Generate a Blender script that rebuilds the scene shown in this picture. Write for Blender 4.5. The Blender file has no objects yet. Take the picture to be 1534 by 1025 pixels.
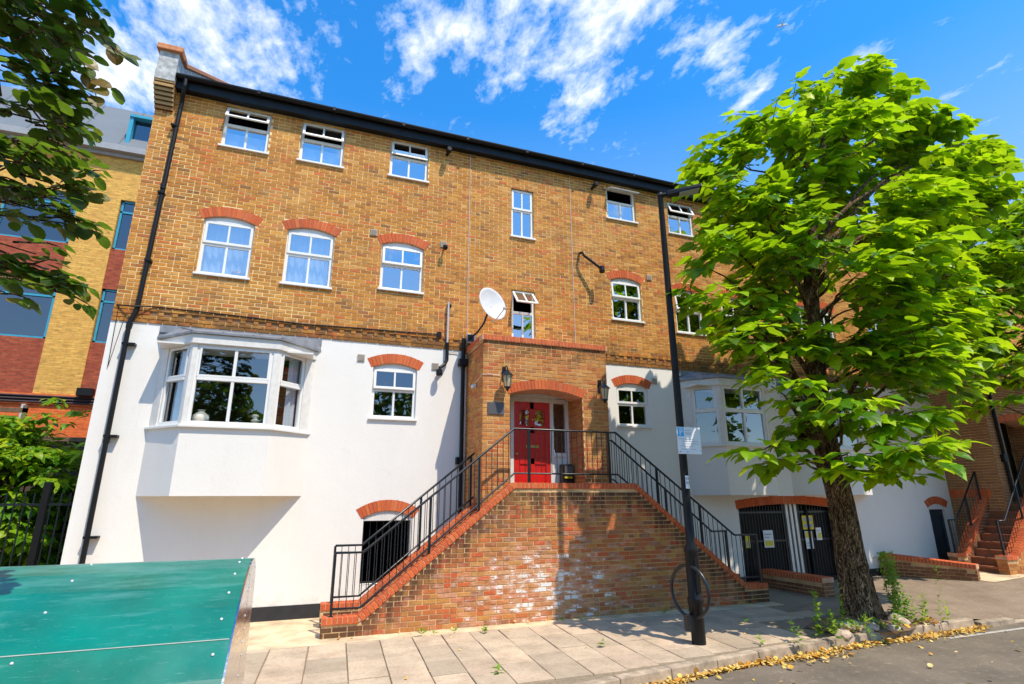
import bpy, math, random
from mathutils import Vector, Matrix
random.seed(7)
sc = bpy.context.scene
# ------------------------------------------------------------------ camera
LENS_PX = 820.8; PITCH = math.radians(15.91); YAW = math.radians(20.05); ROLL = math.radians(-0.19)
CAM = Vector((0, 0, 2.0))
Fw = Vector((math.sin(YAW)*math.cos(PITCH), math.cos(YAW)*math.cos(PITCH), math.sin(PITCH)))
R0 = Vector((math.cos(YAW), -math.sin(YAW), 0)); U0 = R0.cross(Fw)
Rt = R0*math.cos(ROLL) + U0*math.sin(ROLL); Up = -R0*math.sin(ROLL) + U0*math.cos(ROLL)
cd = bpy.data.cameras.new('camera'); cam = bpy.data.objects.new('camera', cd); sc.collection.objects.link(cam)
cd.sensor_width = 36; cd.lens = LENS_PX/1534*36; cd.clip_start = .05; cd.clip_end = 3000
M = Matrix((Rt, Up, -Fw)).transposed().to_4x4(); M.translation = CAM
cam.matrix_world = M
sc.camera = cam
# ------------------------------------------------------------------ world, sun, exposure
SUN = Vector((.47, -1.0, 1.98)).normalized()       # towards the sun
SUN_EL = math.asin(SUN.z); SUN_AZ = math.atan2(SUN.x, SUN.y)
sl = bpy.data.lights.new('sun', 'SUN'); sl.energy = 4.6; sl.angle = math.radians(.5); sl.color = (1, .90, .76)
so = bpy.data.objects.new('sun', sl); sc.collection.objects.link(so)
so.rotation_euler = SUN.to_track_quat('Z', 'Y').to_euler(); so.location = (0, -10, 30)
sc.view_settings.view_transform = 'Standard'; sc.view_settings.look = 'None'
sc.view_settings.exposure = .24; sc.view_settings.gamma = 1; sc.view_settings.use_curve_mapping = False
world = bpy.data.worlds.new('World'); sc.world = world; world.use_nodes = True


class NT:
    """small helper around a node tree"""
    def __init__(s, tree):
        s.t = tree; tree.nodes.clear()
    def n(s, kind, ins=None, **props):
        nd = s.t.nodes.new(kind)
        for k, v in props.items(): setattr(nd, k, v)
        for k, v in (ins or {}).items():
            if hasattr(v, 'is_linked') or isinstance(v, bpy.types.NodeSocket): s.t.links.new(v, nd.inputs[k])
            else: nd.inputs[k].default_value = v
        return nd
    def math(s, op, a, b=0.0, c=0.0, clamp=False):
        nd = s.n('ShaderNodeMath', {0: a, 1: b, 2: c}, operation=op); nd.use_clamp = clamp
        return nd.outputs[0]
    def vmath(s, op, a, b=(0, 0, 0)):
        return s.n('ShaderNodeVectorMath', {0: a, 1: b}, operation=op)
    def ramp(s, fac, stops, interp='LINEAR'):
        nd = s.n('ShaderNodeValToRGB', {0: fac}); cr = nd.color_ramp; cr.interpolation = interp
        while len(cr.elements) < len(stops): cr.elements.new(.5)
        for e, (p, c) in zip(cr.elements, stops):
            e.position = p; e.color = (c[0], c[1], c[2], 1) if hasattr(c, '__len__') else (c, c, c, 1)
        return nd.outputs[0]
    def noise(s, vec, scale, detail=3, rough=.5, dist=0):
        nd = s.n('ShaderNodeTexNoise', {'Scale': scale, 'Detail': detail, 'Roughness': rough, 'Distortion': dist})
        if vec is not None: s.t.links.new(vec, nd.inputs['Vector'])
        return nd.outputs[0]
    def mix(s, fac, a, b, blend='MIX'):
        nd = s.n('ShaderNodeMix', data_type='RGBA', blend_type=blend)
        for k, v in ((0, fac), (6, a), (7, b)):
            if isinstance(v, bpy.types.NodeSocket): s.t.links.new(v, nd.inputs[k])
            else:
                if k != 0 and len(v) == 3: v = (*v, 1)
                nd.inputs[k].default_value = v
        return nd.outputs[2]
    def maprange(s, v, a, b, c=0, d=1):
        return s.n('ShaderNodeMapRange', {0: v, 1: a, 2: b, 3: c, 4: d}).outputs[0]


w = NT(world.node_tree)
sky = w.n('ShaderNodeTexSky', sky_type='NISHITA'); sky.sun_disc = False
sky.sun_elevation = SUN_EL; sky.sun_rotation = SUN_AZ
sky.altitude = 0; sky.air_density = 1.0; sky.dust_density = .35; sky.ozone_density = 2.2
skyc = w.n('ShaderNodeHueSaturation', {'Saturation': 1.30, 'Value': 1.8, 'Color': sky.outputs[0]}).outputs[0]
tc = w.n('ShaderNodeTexCoord').outputs['Generated']
sep = w.n('ShaderNodeSeparateXYZ', {0: tc})
deep = w.mix(1.0, skyc, (.45, 1.04, 1.20), 'MULTIPLY')
pale = w.mix(.35, skyc, (4.6, 5.4, 6.4))
skyc = w.mix(w.maprange(sep.outputs[2], .30, .62), pale, deep)
zz = w.math('MAXIMUM', sep.outputs[2], .03)
px = w.math('DIVIDE', sep.outputs[0], zz); py = w.math('DIVIDE', sep.outputs[1], zz)
pl = w.n('ShaderNodeCombineXYZ', {0: px, 1: py, 2: 0}).outputs[0]
# streaky cirrocumulus: rotate so that the streaks run the way the wind blows
rot = w.n('ShaderNodeMapping', {'Vector': pl, 'Rotation': (0, 0, math.radians(22)), 'Scale': (1.7, 1.0, 1)}).outputs[0]
n1 = w.noise(rot, 4.6, 8, .62, .2)
n2 = w.noise(rot, 15, 6, .65, .3)
n3 = w.noise(pl, .62, 2, .5)
def blob(cx, cy, rx, ry, ang=0):
    m = w.n('ShaderNodeMapping', {'Vector': pl, 'Location': (0, 0, 0)}, vector_type='POINT')
    sub = w.vmath('SUBTRACT', pl, (cx, cy, 0)).outputs[0]
    m = w.n('ShaderNodeMapping', {'Vector': sub, 'Rotation': (0, 0, -ang), 'Scale': (1/rx, 1/ry, 1)}).outputs[0]
    L = w.vmath('LENGTH', m).outputs['Value']
    return w.maprange(L, 0, 1, 1, 0)
CLOUDS = []
cover = w.maprange(n3, .35, .7, -.13, .02)
for b in [(-.48, 1.33, .46, .40, .2, .27), (-.2, 1.10, .26, .24, 0, .22), (.10, .97, .14, .14, 0, .17), (.18, 1.08, .16, .2, 0, .12), (.32, .92, .24, .26, 0, .20),
          (.56, 1.04, .17, .28, -.1, .19), (.57, .78, .22, .18, 0, .18), (.79, .84, .14, .20, -.1, .16), (.95, .88, .16, .18, -.2, .15), (.25, .75, .4, .15, 0, .14),
          (1.34, .60, .20, .13, -.2, .14), (1.54, .63, .09, .10, 0, .10), (1.14, .72, .12, .14, 0, .10), (-1.2, .0, .9, .7, 0, .16), (1.6, -1.0, 1.2, .8, 0, .16), (-.3, -.9, 1.0, .8, 0, .16), (.2, -.1, .5, .5, 0, .12)]:  # the last clouds lie out of view, added for neutral fill light
    cover = w.math('ADD', cover, w.math('MULTIPLY', blob(*b[:5]), b[5]))
dens = w.math('ADD', w.math('ADD', w.math('MULTIPLY', n1, .70), w.math('MULTIPLY', n2, .30)), cover)
mask = w.maprange(dens, .51, .74)
mask = w.math('MULTIPLY', mask, w.maprange(sep.outputs[2], .04, .2))
mask = w.math('POWER', mask, .9)
cloudc = w.ramp(mask, [(0, (5.2, 6.6, 8.8)), (.45, (7.4, 7.9, 8.6)), (1, (9.4, 9.3, 9.2))])
col = w.mix(w.math('MULTIPLY', mask, .95), skyc, cloudc)
bg = w.n('ShaderNodeBackground', {'Color': col, 'Strength': .13})
w.n('ShaderNodeOutputWorld', {'Surface': bg.outputs[0]})


# ------------------------------------------------------------------ materials
MATS = {}
def mat(name):
    m = bpy.data.materials.new(name); m.use_nodes = True; MATS[name] = m
    return m, NT(m.node_tree)
def out(t, sh, m=None):
    t.n('ShaderNodeOutputMaterial', {'Surface': sh})
def bump(t, h, strength=.3, dist=.01):
    return t.n('ShaderNodeBump', {'Strength': strength, 'Distance': dist, 'Height': h}).outputs[0]
def pos(t): return t.n('ShaderNodeNewGeometry').outputs['Position']
def simple(name, c, rough=.6, metal=0, var=.12, scale=6, bumpy=.1, spec=.5, bscale=60):
    m, t = mat(name); p = pos(t)
    f = t.noise(p, scale, 4, .6)
    colr = t.mix(t.maprange(f, .3, .7), [x*(1-var) for x in c], [min(1, x*(1+var)) for x in c])
    b = bump(t, t.noise(p, bscale, 3), bumpy, .004)
    s = t.n('ShaderNodeBsdfPrincipled', {'Base Color': colr, 'Roughness': rough, 'Metallic': metal, 'Normal': b, 'Specular IOR Level': spec})
    out(t, s.outputs[0]); return m
def brickmat(name, stops, stain=(.05, .035, .025), stain_amt=.35, white=0, grime=0, rough=.85):
    m, t = mat(name); g = t.n('ShaderNodeNewGeometry'); p = g.outputs['Position']
    r = t.math('FRACT', t.math('ADD', t.math('MULTIPLY', g.outputs['Random Per Island'], 7.31), t.math('MULTIPLY', t.n('ShaderNodeObjectInfo').outputs['Random'], 5.17)))
    c = t.ramp(r, stops, 'LINEAR')
    fine = t.noise(p, 38, 5, .65)
    c = t.mix(t.maprange(fine, .35, .75, 0, .5), c, (.12, .07, .035), 'MIX')
    c = t.mix(t.maprange(t.noise(p, 90, 2), .5, .75, 0, .35), c, (.62, .45, .26))
    big = t.noise(p, 1.3, 4, .6)
    c = t.mix(t.maprange(big, .52, .75, 0, stain_amt), c, stain)
    z = t.n('ShaderNodeSeparateXYZ', {0: p})
    if name == 'yellow_stock_brick':     # salts bleaching and soot in broad irregular areas
        bl = t.noise(t.n('ShaderNodeMapping', {'Vector': p, 'Scale': (.7, 1, 1)}).outputs[0], .9, 6, .65)
        c = t.mix(t.maprange(bl, .50, .70, 0, .32), c, (.84, .48, .15))
        so_ = t.noise(t.n('ShaderNodeMapping', {'Vector': p, 'Location': (9, 3, 4), 'Scale': (1.6, 1, .6)}).outputs[0], 1.1, 6, .7)
        c = t.mix(t.maprange(so_, .56, .78, 0, .45), c, (.14, .07, .03))
        low = t.maprange(z.outputs[2], 5.05, 5.75, .2, -.1)
        c = t.mix(t.maprange(t.math('ADD', t.noise(p, 3.1, 5, .7), low), .52, .72, 0, .75), c, (.13, .065, .025))
    if name == 'porch_brick':            # rain-washed dirt under the coping
        up_ = t.maprange(z.outputs[2], 4.25, 4.98, -.16, .12)
        pn = t.noise(t.n('ShaderNodeMapping', {'Vector': p, 'Scale': (1.5, 1.5, 1)}).outputs[0], 2.6, 6, .68)
        c = t.mix(t.maprange(t.math('ADD', pn, up_), .48, .68, 0, .72), c, (.10, .05, .022))
    if white:
        # flaking white paint and salts on the lower middle of the wall
        sub = t.vmath('SUBTRACT', p, (4.15, 9.4, .52)).outputs[0]
        mp = t.n('ShaderNodeMapping', {'Vector': sub, 'Scale': (1/2.3, .0, 1/1.0)}).outputs[0]
        L = t.vmath('LENGTH', mp).outputs['Value']
        reg = t.maprange(L, 0, 1.0, .19, -.13)
        nn = t.math('ADD', t.noise(t.n('ShaderNodeMapping', {'Vector': p, 'Scale': (.55, 1, 1.5)}).outputs[0], 9.5, 6, .68), reg)
        isl = t.math('MULTIPLY', t.math('SUBTRACT', r, .5), .22)
        nn = t.math('ADD', nn, isl)
        c = t.mix(t.maprange(nn, .44, .64, 0, .62), c, (.72, .42, .30))
        c = t.mix(t.maprange(nn, .645, .69), c, (.78, .76, .72))
    if grime:
        st = t.noise(t.n('ShaderNodeMapping', {'Vector': p, 'Scale': (3.2, 3.2, .45)}).outputs[0], 2.2, 5, .6)
        # run-off staining fades with the distance below the coping of the stair
        xa = t.math('ABSOLUTE', t.math('SUBTRACT', z.outputs[0], 4.70))
        top = t.math('MINIMUM', 2.16, t.math('SUBTRACT', 3.17, t.math('MULTIPLY', xa, .79)))
        dz = t.math('SUBTRACT', top, z.outputs[2])
        fall = t.maprange(dz, 0, grime, .30, -.28)
        c = t.mix(t.maprange(t.math('ADD', st, fall), .45, .72, 0, .82), c, (.045, .032, .024))
    b = bump(t, t.noise(p, 70, 4, .7), .5, .004)
    s = t.n('ShaderNodeBsdfPrincipled', {'Base Color': c, 'Roughness': rough, 'Normal': b, 'Specular IOR Level': .2})
    out(t, s.outputs[0]); return m

YB = [(0, (.66, .265, .036)), (.12, (.52, .185, .022)), (.26, (.76, .33, .05)), (.4, (.44, .155, .022)), (.55, (.70, .275, .038)), (.7, (.58, .215, .028)),
      (.82, (.72, .17, .032)), (.9, (.30, .11, .028)), (1, (.84, .41, .10))]
yellow = brickmat('yellow_stock_brick', YB, stain_amt=.22)
porchb = brickmat('porch_brick', [(0, (.66, .27, .055)), (.2, (.60, .18, .045)), (.4, (.72, .33, .08)), (.6, (.64, .14, .04)), (.8, (.46, .18, .05)), (1, (.74, .36, .11))], stain_amt=.35)
brown = brickmat('stair_brick', [(0, (.54, .19, .05)), (.15, (.66, .095, .03)), (.3, (.62, .28, .065)), (.45, (.44, .12, .045)), (.6, (.66, .32, .08)),
      (.75, (.62, .13, .045)), (.88, (.24, .10, .045)), (1, (.66, .24, .10))], stain_amt=.3, white=1, grime=.8)
red = brickmat('red_brick', [(0, (.74, .13, .03)), (.3, (.66, .10, .025)), (.6, (.80, .16, .038)), (.85, (.58, .09, .025)), (1, (.76, .19, .06))], stain_amt=.12)
dkred = brickmat('low_wall_brick', [(0, (.26, .09, .04)), (.3, (.30, .12, .05)), (.6, (.22, .07, .035)), (1, (.34, .15, .07))], stain_amt=.5)
mortar = simple('mortar', (.92, .60, .27), .95, var=.28, scale=2.5, bumpy=.4)
mortar2 = simple('old_mortar', (.62, .40, .19), .95, var=.35, scale=3, bumpy=.4)
redmortar = simple('arch_mortar', (.62, .34, .20), .95, var=.2)
def render_mat():
    m, t = mat('white_render'); p = pos(t)
    st = t.noise(t.n('ShaderNodeMapping', {'Vector': p, 'Scale': (1, 1, .25)}).outputs[0], 1.6, 5, .6)
    c = t.mix(t.maprange(st, .45, .75, 0, .35), (.84, .80, .73), (.74, .70, .63))
    c = t.mix(t.maprange(t.noise(p, 5, 5, .7), .6, .8, 0, .22), c, (.55, .53, .49))
    zz_ = t.n('ShaderNodeSeparateXYZ', {0: p}).outputs[2]
    spl = t.math('ADD', t.noise(p, 4.5, 5, .7), t.maprange(zz_, .2, .75, .18, -.2))
    c = t.mix(t.maprange(spl, .56, .78, 0, .4), c, (.52, .47, .39))
    drip = t.noise(t.n('ShaderNodeMapping', {'Vector': p, 'Scale': (7, 1, .35)}).outputs[0], 2.4, 5, .7)
    c = t.mix(t.maprange(drip, .60, .78, 0, .22), c, (.60, .56, .48))
    b = bump(t, t.math('ADD', t.noise(p, 45, 4, .6), t.math('MULTIPLY', t.noise(p, 3, 2), 1.5)), .22, .012)
    s = t.n('ShaderNodeBsdfPrincipled', {'Base Color': c, 'Roughness': .8, 'Normal': b, 'Specular IOR Level': .25}); out(t, s.outputs[0]); return m
white_r = render_mat()
upvc = simple('white_upvc', (.82, .80, .75), .35, var=.03, bumpy=.02)
offwhite = simple('weathered_white_paint', (.74, .71, .65), .55, var=.08, scale=9)
black = simple('black_paint', (.011, .011, .011), .42, var=.2, bumpy=.06, spec=.22)
blackm = simple('black_ironwork', (.010, .014, .018), .32, var=.3, scale=20, bumpy=.1)
plinthm = simple('black_plinth', (.02, .021, .024), .6, var=.3)
lead = simple('lead_sheet', (.22, .23, .25), .5, var=.3, scale=7, bumpy=.2)
slate = simple('roof_slate', (.06, .065, .075), .6, var=.3)
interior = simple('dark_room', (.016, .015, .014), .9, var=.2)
curtainm = simple('net_curtain', (.72, .74, .76), .9, var=.05)
terracotta = simple('roof_tile', (.55, .22, .09), .85, var=.25, scale=12, bumpy=.3)
greyrender = simple('weathered_grey_render', (.46, .46, .44), .9, var=.4, scale=9, bumpy=.4)
cream = simple('cream_stone', (.62, .56, .46), .6, var=.1)
galv = simple('flue_metal', (.62, .62, .60), .4, .3, var=.1)
vent = simple('vent_grille', (.42, .36, .28), .7, var=.15)
ventc = simple('vent_shadow_slot', (.10, .09, .08), .8)
redp = simple('red_gloss_paint', (.62, .015, .012), .28, var=.08, scale=4, bumpy=.05)
dishm = simple('dish_grey', (.62, .62, .62), .45, var=.06)
brass = simple('worn_brass', (.55, .38, .12), .35, .8)
lampglass = simple('lantern_glass', (.55, .45, .28), .2, var=.2)
slatepl = simple('slate_plaque', (.09, .085, .09), .5, var=.2)
yellowp = simple('yellow_print', (.80, .62, .03), .5, var=.02)
bluep = simple('blue_print', (.02, .42, .80), .4, var=.02)
greyp = simple('grey_print', (.42, .44, .46), .6, var=.02)
redprint = simple('red_print', (.75, .16, .08), .6, var=.02)
signw = simple('sign_white', (.82, .82, .82), .35, var=.02)
concrete = simple('beige_concrete', (.62, .46, .28), .9, var=.35, scale=2.2, bumpy=.35)
kerbm = simple('granite_kerb', (.38, .29, .20), .9, var=.5, scale=5, bumpy=.35)
stepm = simple('stair_tread', (.34, .22, .14), .9, var=.25)
soil = simple('soil', (.16, .10, .06), .95, var=.4, scale=14, bumpy=.6)
stone = simple('rubble_stone', (.46, .35, .26), .9, var=.3, scale=10, bumpy=.5)
wood = simple('weathered_wood', (.16, .10, .055), .8, var=.3, scale=10)
bluefr = simple('blue_window_frame', (.04, .32, .46), .45, var=.1)
roofgrey = simple('grey_roof_sheet', (.15, .165, .175), .55, var=.05, scale=2)
planewhite = simple('aircraft_white', (.8, .8, .8), .4)
signy = simple('faded_paper', (.75, .75, .72), .6, var=.05)

def slab_mat():
    m, t = mat('paving_slab'); g = t.n('ShaderNodeNewGeometry'); p = g.outputs['Position']
    r = t.math('FRACT', t.math('ADD', t.math('MULTIPLY', g.outputs['Random Per Island'], 3.7), t.math('MULTIPLY', t.n('ShaderNodeObjectInfo').outputs['Random'], 5.17)))
    c = t.ramp(r, [(0, (.46, .36, .25)), (.3, (.60, .465, .32)), (.55, (.42, .33, .23)), (.8, (.66, .50, .34)), (1, (.50, .37, .26))])
    c = t.mix(t.maprange(t.noise(p, 2.0, 6, .65), .42, .7, 0, .62), c, (.27, .20, .135))
    c = t.mix(t.maprange(t.noise(p, 28, 5, .7), .5, .72, 0, .55), c, (.22, .165, .11))
    c = t.mix(t.maprange(t.noise(p, 120, 2, .6), .62, .7, 0, .45), c, (.10, .085, .07))
    b = bump(t, t.noise(p, 50, 5, .7), .5, .006)
    s = t.n('ShaderNodeBsdfPrincipled', {'Base Color': c, 'Roughness': .88, 'Normal': b, 'Specular IOR Level': .25}); out(t, s.outputs[0]); return m
slabm = slab_mat()
def asphalt_mat(name, c1, c2):
    m, t = mat(name); p = pos(t)
    v = t.n('ShaderNodeTexVoronoi', {'Vector': p, 'Scale': 85}).outputs['Distance']
    c = t.mix(t.maprange(t.noise(p, 110, 3, .7), .35, .7), c1, c2)
    c = t.mix(t.maprange(t.noise(p, 1.1, 5, .6), .4, .72, 0, .55), c, [x*.55 for x in c1])
    c = t.mix(t.maprange(t.noise(p, 9, 5, .7), .55, .72, 0, .35), c, [min(1, x*1.8) for x in c2])
    b = bump(t, t.math('ADD', v, t.noise(p, 60, 4, .7)), .7, .006)
    s = t.n('ShaderNodeBsdfPrincipled', {'Base Color': c, 'Roughness': .88, 'Normal': b, 'Specular IOR Level': .3}); out(t, s.outputs[0]); return m
asphalt = asphalt_mat('road_asphalt', (.135, .108, .078), (.27, .215, .155))
asphalt2 = asphalt_mat('pavement_asphalt', (.22, .155, .105), (.37, .275, .19))
def glass_mat(name, refl, tint=(.9, .93, .95)):
    m, t = mat(name)
    gl = t.n('ShaderNodeBsdfGlossy', {'Color': (.88, .94, 1, 1), 'Roughness': .015,
             'Normal': bump(t, t.noise(pos(t), 1.6, 2), .05, .02)})
    tr = t.n('ShaderNodeBsdfTransparent', {'Color': (*tint, 1)})
    f = t.n('ShaderNodeFresnel', {'IOR': 1.6}).outputs[0]
    bf = t.math('SUBTRACT', 1.0, t.n('ShaderNodeNewGeometry').outputs['Backfacing'])
    fac = t.math('MULTIPLY', t.math('ADD', f, refl, clamp=True), bf, clamp=True)
    s = t.n('ShaderNodeMixShader', {0: fac, 1: tr.outputs[0], 2: gl.outputs[0]}); out(t, s.outputs[0]); return m
glass = glass_mat('window_glass', .46)
glass_lo = glass_mat('bay_window_glass', .14)
glass_bl = glass_mat('tinted_blue_glass', .12, (.25, .35, .45))
def steel_mat():
    m, t = mat('brushed_steel'); p = pos(t)
    n = t.noise(t.n('ShaderNodeMapping', {'Vector': p, 'Scale': (1, 1, 14)}).outputs[0], 6, 5, .7)
    rg = t.maprange(n, .3, .7, .13, .30)
    s = t.n('ShaderNodeBsdfPrincipled', {'Base Color': (.66, .65, .63, 1), 'Metallic': 1, 'Roughness': rg,
            'Normal': bump(t, t.noise(p, 2.5, 2), .12, .03)}); out(t, s.outputs[0]); return m
steel = steel_mat()
def green_mat():
    m, t = mat('green_powder_coat'); p = pos(t)
    c = t.mix(t.maprange(t.noise(p, 1.6, 4, .6), .3, .7), (.001, .13, .09), (.001, .20, .14))
    sc1 = t.noise(t.n('ShaderNodeMapping', {'Vector': p, 'Rotation': (0, 0, .4), 'Scale': (1.5, 8, 20)}).outputs[0], 5, 6, .75)
    c = t.mix(t.maprange(sc1, .60, .74, 0, .5), c, (.20, .45, .40))
    zg = t.n('ShaderNodeSeparateXYZ', {0: p}).outputs[2]
    dd = t.math('ADD', t.noise(t.n('ShaderNodeMapping', {'Vector': p, 'Scale': (.6, 3, 3)}).outputs[0], 4, 6, .7), t.maprange(zg, 1.2, 1.5, 0, .16))
    c = t.mix(t.maprange(dd, .56, .74, 0, .45), c, (.10, .30, .26))
    c = t.mix(t.maprange(t.noise(p, 60, 3, .7), .66, .74, 0, .5), c, (.25, .40, .36))
    s = t.n('ShaderNodeBsdfPrincipled', {'Base Color': c, 'Roughness': t.maprange(t.noise(p, 3, 4), .3, .7, .26, .42), 'Specular IOR Level': .6,
            'Normal': bump(t, t.noise(p, 1.5, 2), .10, .03)}); out(t, s.outputs[0]); return m
green = green_mat()
def bark_mat():
    m, t = mat('bark'); p = pos(t)
    mp = t.n('ShaderNodeMapping', {'Vector': p, 'Scale': (1, 1, .22)}).outputs[0]
    n = t.noise(mp, 17, 6, .7, .6); n_ = t.noise(p, 3, 4)
    c = t.ramp(n, [(.36, (.035, .020, .010)), (.48, (.27, .165, .08)), (.64, (.52, .34, .19))])
    c = t.mix(t.maprange(n_, .5, .7, 0, .3), c, (.16, .13, .05))
    dw = t.vmath('ADD', mp, t.n('ShaderNodeTexNoise', {'Vector': mp, 'Scale': 6.0, 'Detail': 3.0}).outputs['Color']).outputs[0]
    vo = t.n('ShaderNodeTexVoronoi', {'Vector': t.n('ShaderNodeMapping', {'Vector': dw, 'Scale': (.55, .55, .8)}).outputs[0], 'Scale': 24.0}, feature='DISTANCE_TO_EDGE').outputs['Distance']
    cr_ = t.maprange(vo, 0.0, .16)
    c = t.mix(cr_, (.03, .018, .01), c)
    n = t.math('ADD', n, t.math('MULTIPLY', cr_, .8))
    s = t.n('ShaderNodeBsdfPrincipled', {'Base Color': c, 'Roughness': .95, 'Normal': bump(t, n, 1.0, .045), 'Specular IOR Level': .15}); out(t, s.outputs[0]); return m
bark = bark_mat()
def leaf_mat(name, stops, trans=.45, tcol=(.35, .62, .03), rough=.42):
    m, t = mat(name); g = t.n('ShaderNodeNewGeometry')
    r = t.math('FRACT', t.math('ADD', t.math('MULTIPLY', g.outputs['Random Per Island'], 3.71), t.math('MULTIPLY', t.n('ShaderNodeObjectInfo').outputs['Random'], 5.17)))
    c = t.ramp(r, stops)
    c = t.mix(t.maprange(t.noise(g.outputs['Position'], 14, 3), .45, .7, 0, .3), c, [x*.6 for x in stops[0][1]])
    b = t.n('ShaderNodeBsdfPrincipled', {'Base Color': c, 'Roughness': rough, 'Specular IOR Level': .35})
    tr = t.n('ShaderNodeBsdfTranslucent', {'Color': t.mix(.5, c, tcol)})
    s = t.n('ShaderNodeMixShader', {0: trans, 1: b.outputs[0], 2: tr.outputs[0]}); out(t, s.outputs[0]); return m
leafm = leaf_mat('bright_leaf', [(0, (.025, .105, .004)), (.25, (.06, .20, .006)), (.5, (.17, .38, .006)), (.72, (.38, .60, .008)), (1, (.60, .74, .01))], .48, (.62, .85, .008))
leafd = leaf_mat('dark_bronze_leaf', [(0, (.02, .05, .008)), (.5, (.045, .10, .012)), (.85, (.14, .22, .02)), (1, (.22, .10, .03))], .42, (.3, .5, .02))
leafb = leaf_mat('shrub_leaf', [(0, (.05, .17, .008)), (.5, (.14, .32, .01)), (1, (.45, .52, .015))], .45, (.5, .7, .02))
leafw = leaf_mat('weed_leaf', [(0, (.12, .27, .02)), (.6, (.24, .42, .03)), (1, (.42, .48, .05))], .4)
drym = leaf_mat('dry_leaf', [(0, (.62, .26, .03)), (.3, (.80, .48, .08)), (.6, (.86, .62, .24)), (.8, (.78, .58, .10)), (1, (.40, .16, .04))], .15, (.6, .4, .1))
def banded_brick(name, c1, c2, mort, sc_=1.0):
    m, t = mat(name)
    p = pos(t); s_ = t.n('ShaderNodeSeparateXYZ', {0: p})
    v = t.n('ShaderNodeCombineXYZ', {0: s_.outputs[0], 1: s_.outputs[2], 2: 0}).outputs[0]
    b = t.n('ShaderNodeTexBrick', {'Vector': v, 'Color1': (*c1, 1), 'Color2': (*c2, 1), 'Mortar': (*mort, 1), 'Scale': 1.0, 'Mortar Size': .011, 'Bias': 0.0, 'Brick Width': .225, 'Row Height': .075})
    c = t.mix(t.maprange(t.noise(t.n('ShaderNodeMapping', {'Vector': v, 'Scale': (4.4, 13, 1)}).outputs[0], 1.0, 3, .7), .45, .66, 0, .6), b.outputs['Color'], [x*.35 for x in c1])
    c = t.mix(t.maprange(t.noise(p, .8, 3), .5, .7, 0, .2), c, [x*.5 for x in c1])
    s = t.n('ShaderNodeBsdfPrincipled', {'Base Color': c, 'Roughness': .9, 'Normal': bump(t, b.outputs['Fac'], -.3, .01)}); out(t, s.outputs[0]); return m
nb_yel = banded_brick('pale_yellow_brickwork', (.86, .50, .10), (.70, .36, .065), (.62, .36, .11))
nb_red = banded_brick('plum_red_brickwork', (.36, .055, .025), (.48, .10, .04), (.26, .09, .045))
nb_org = banded_brick('orange_red_brickwork', (.84, .15, .025), (.76, .125, .025), (.70, .22, .06))


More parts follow.
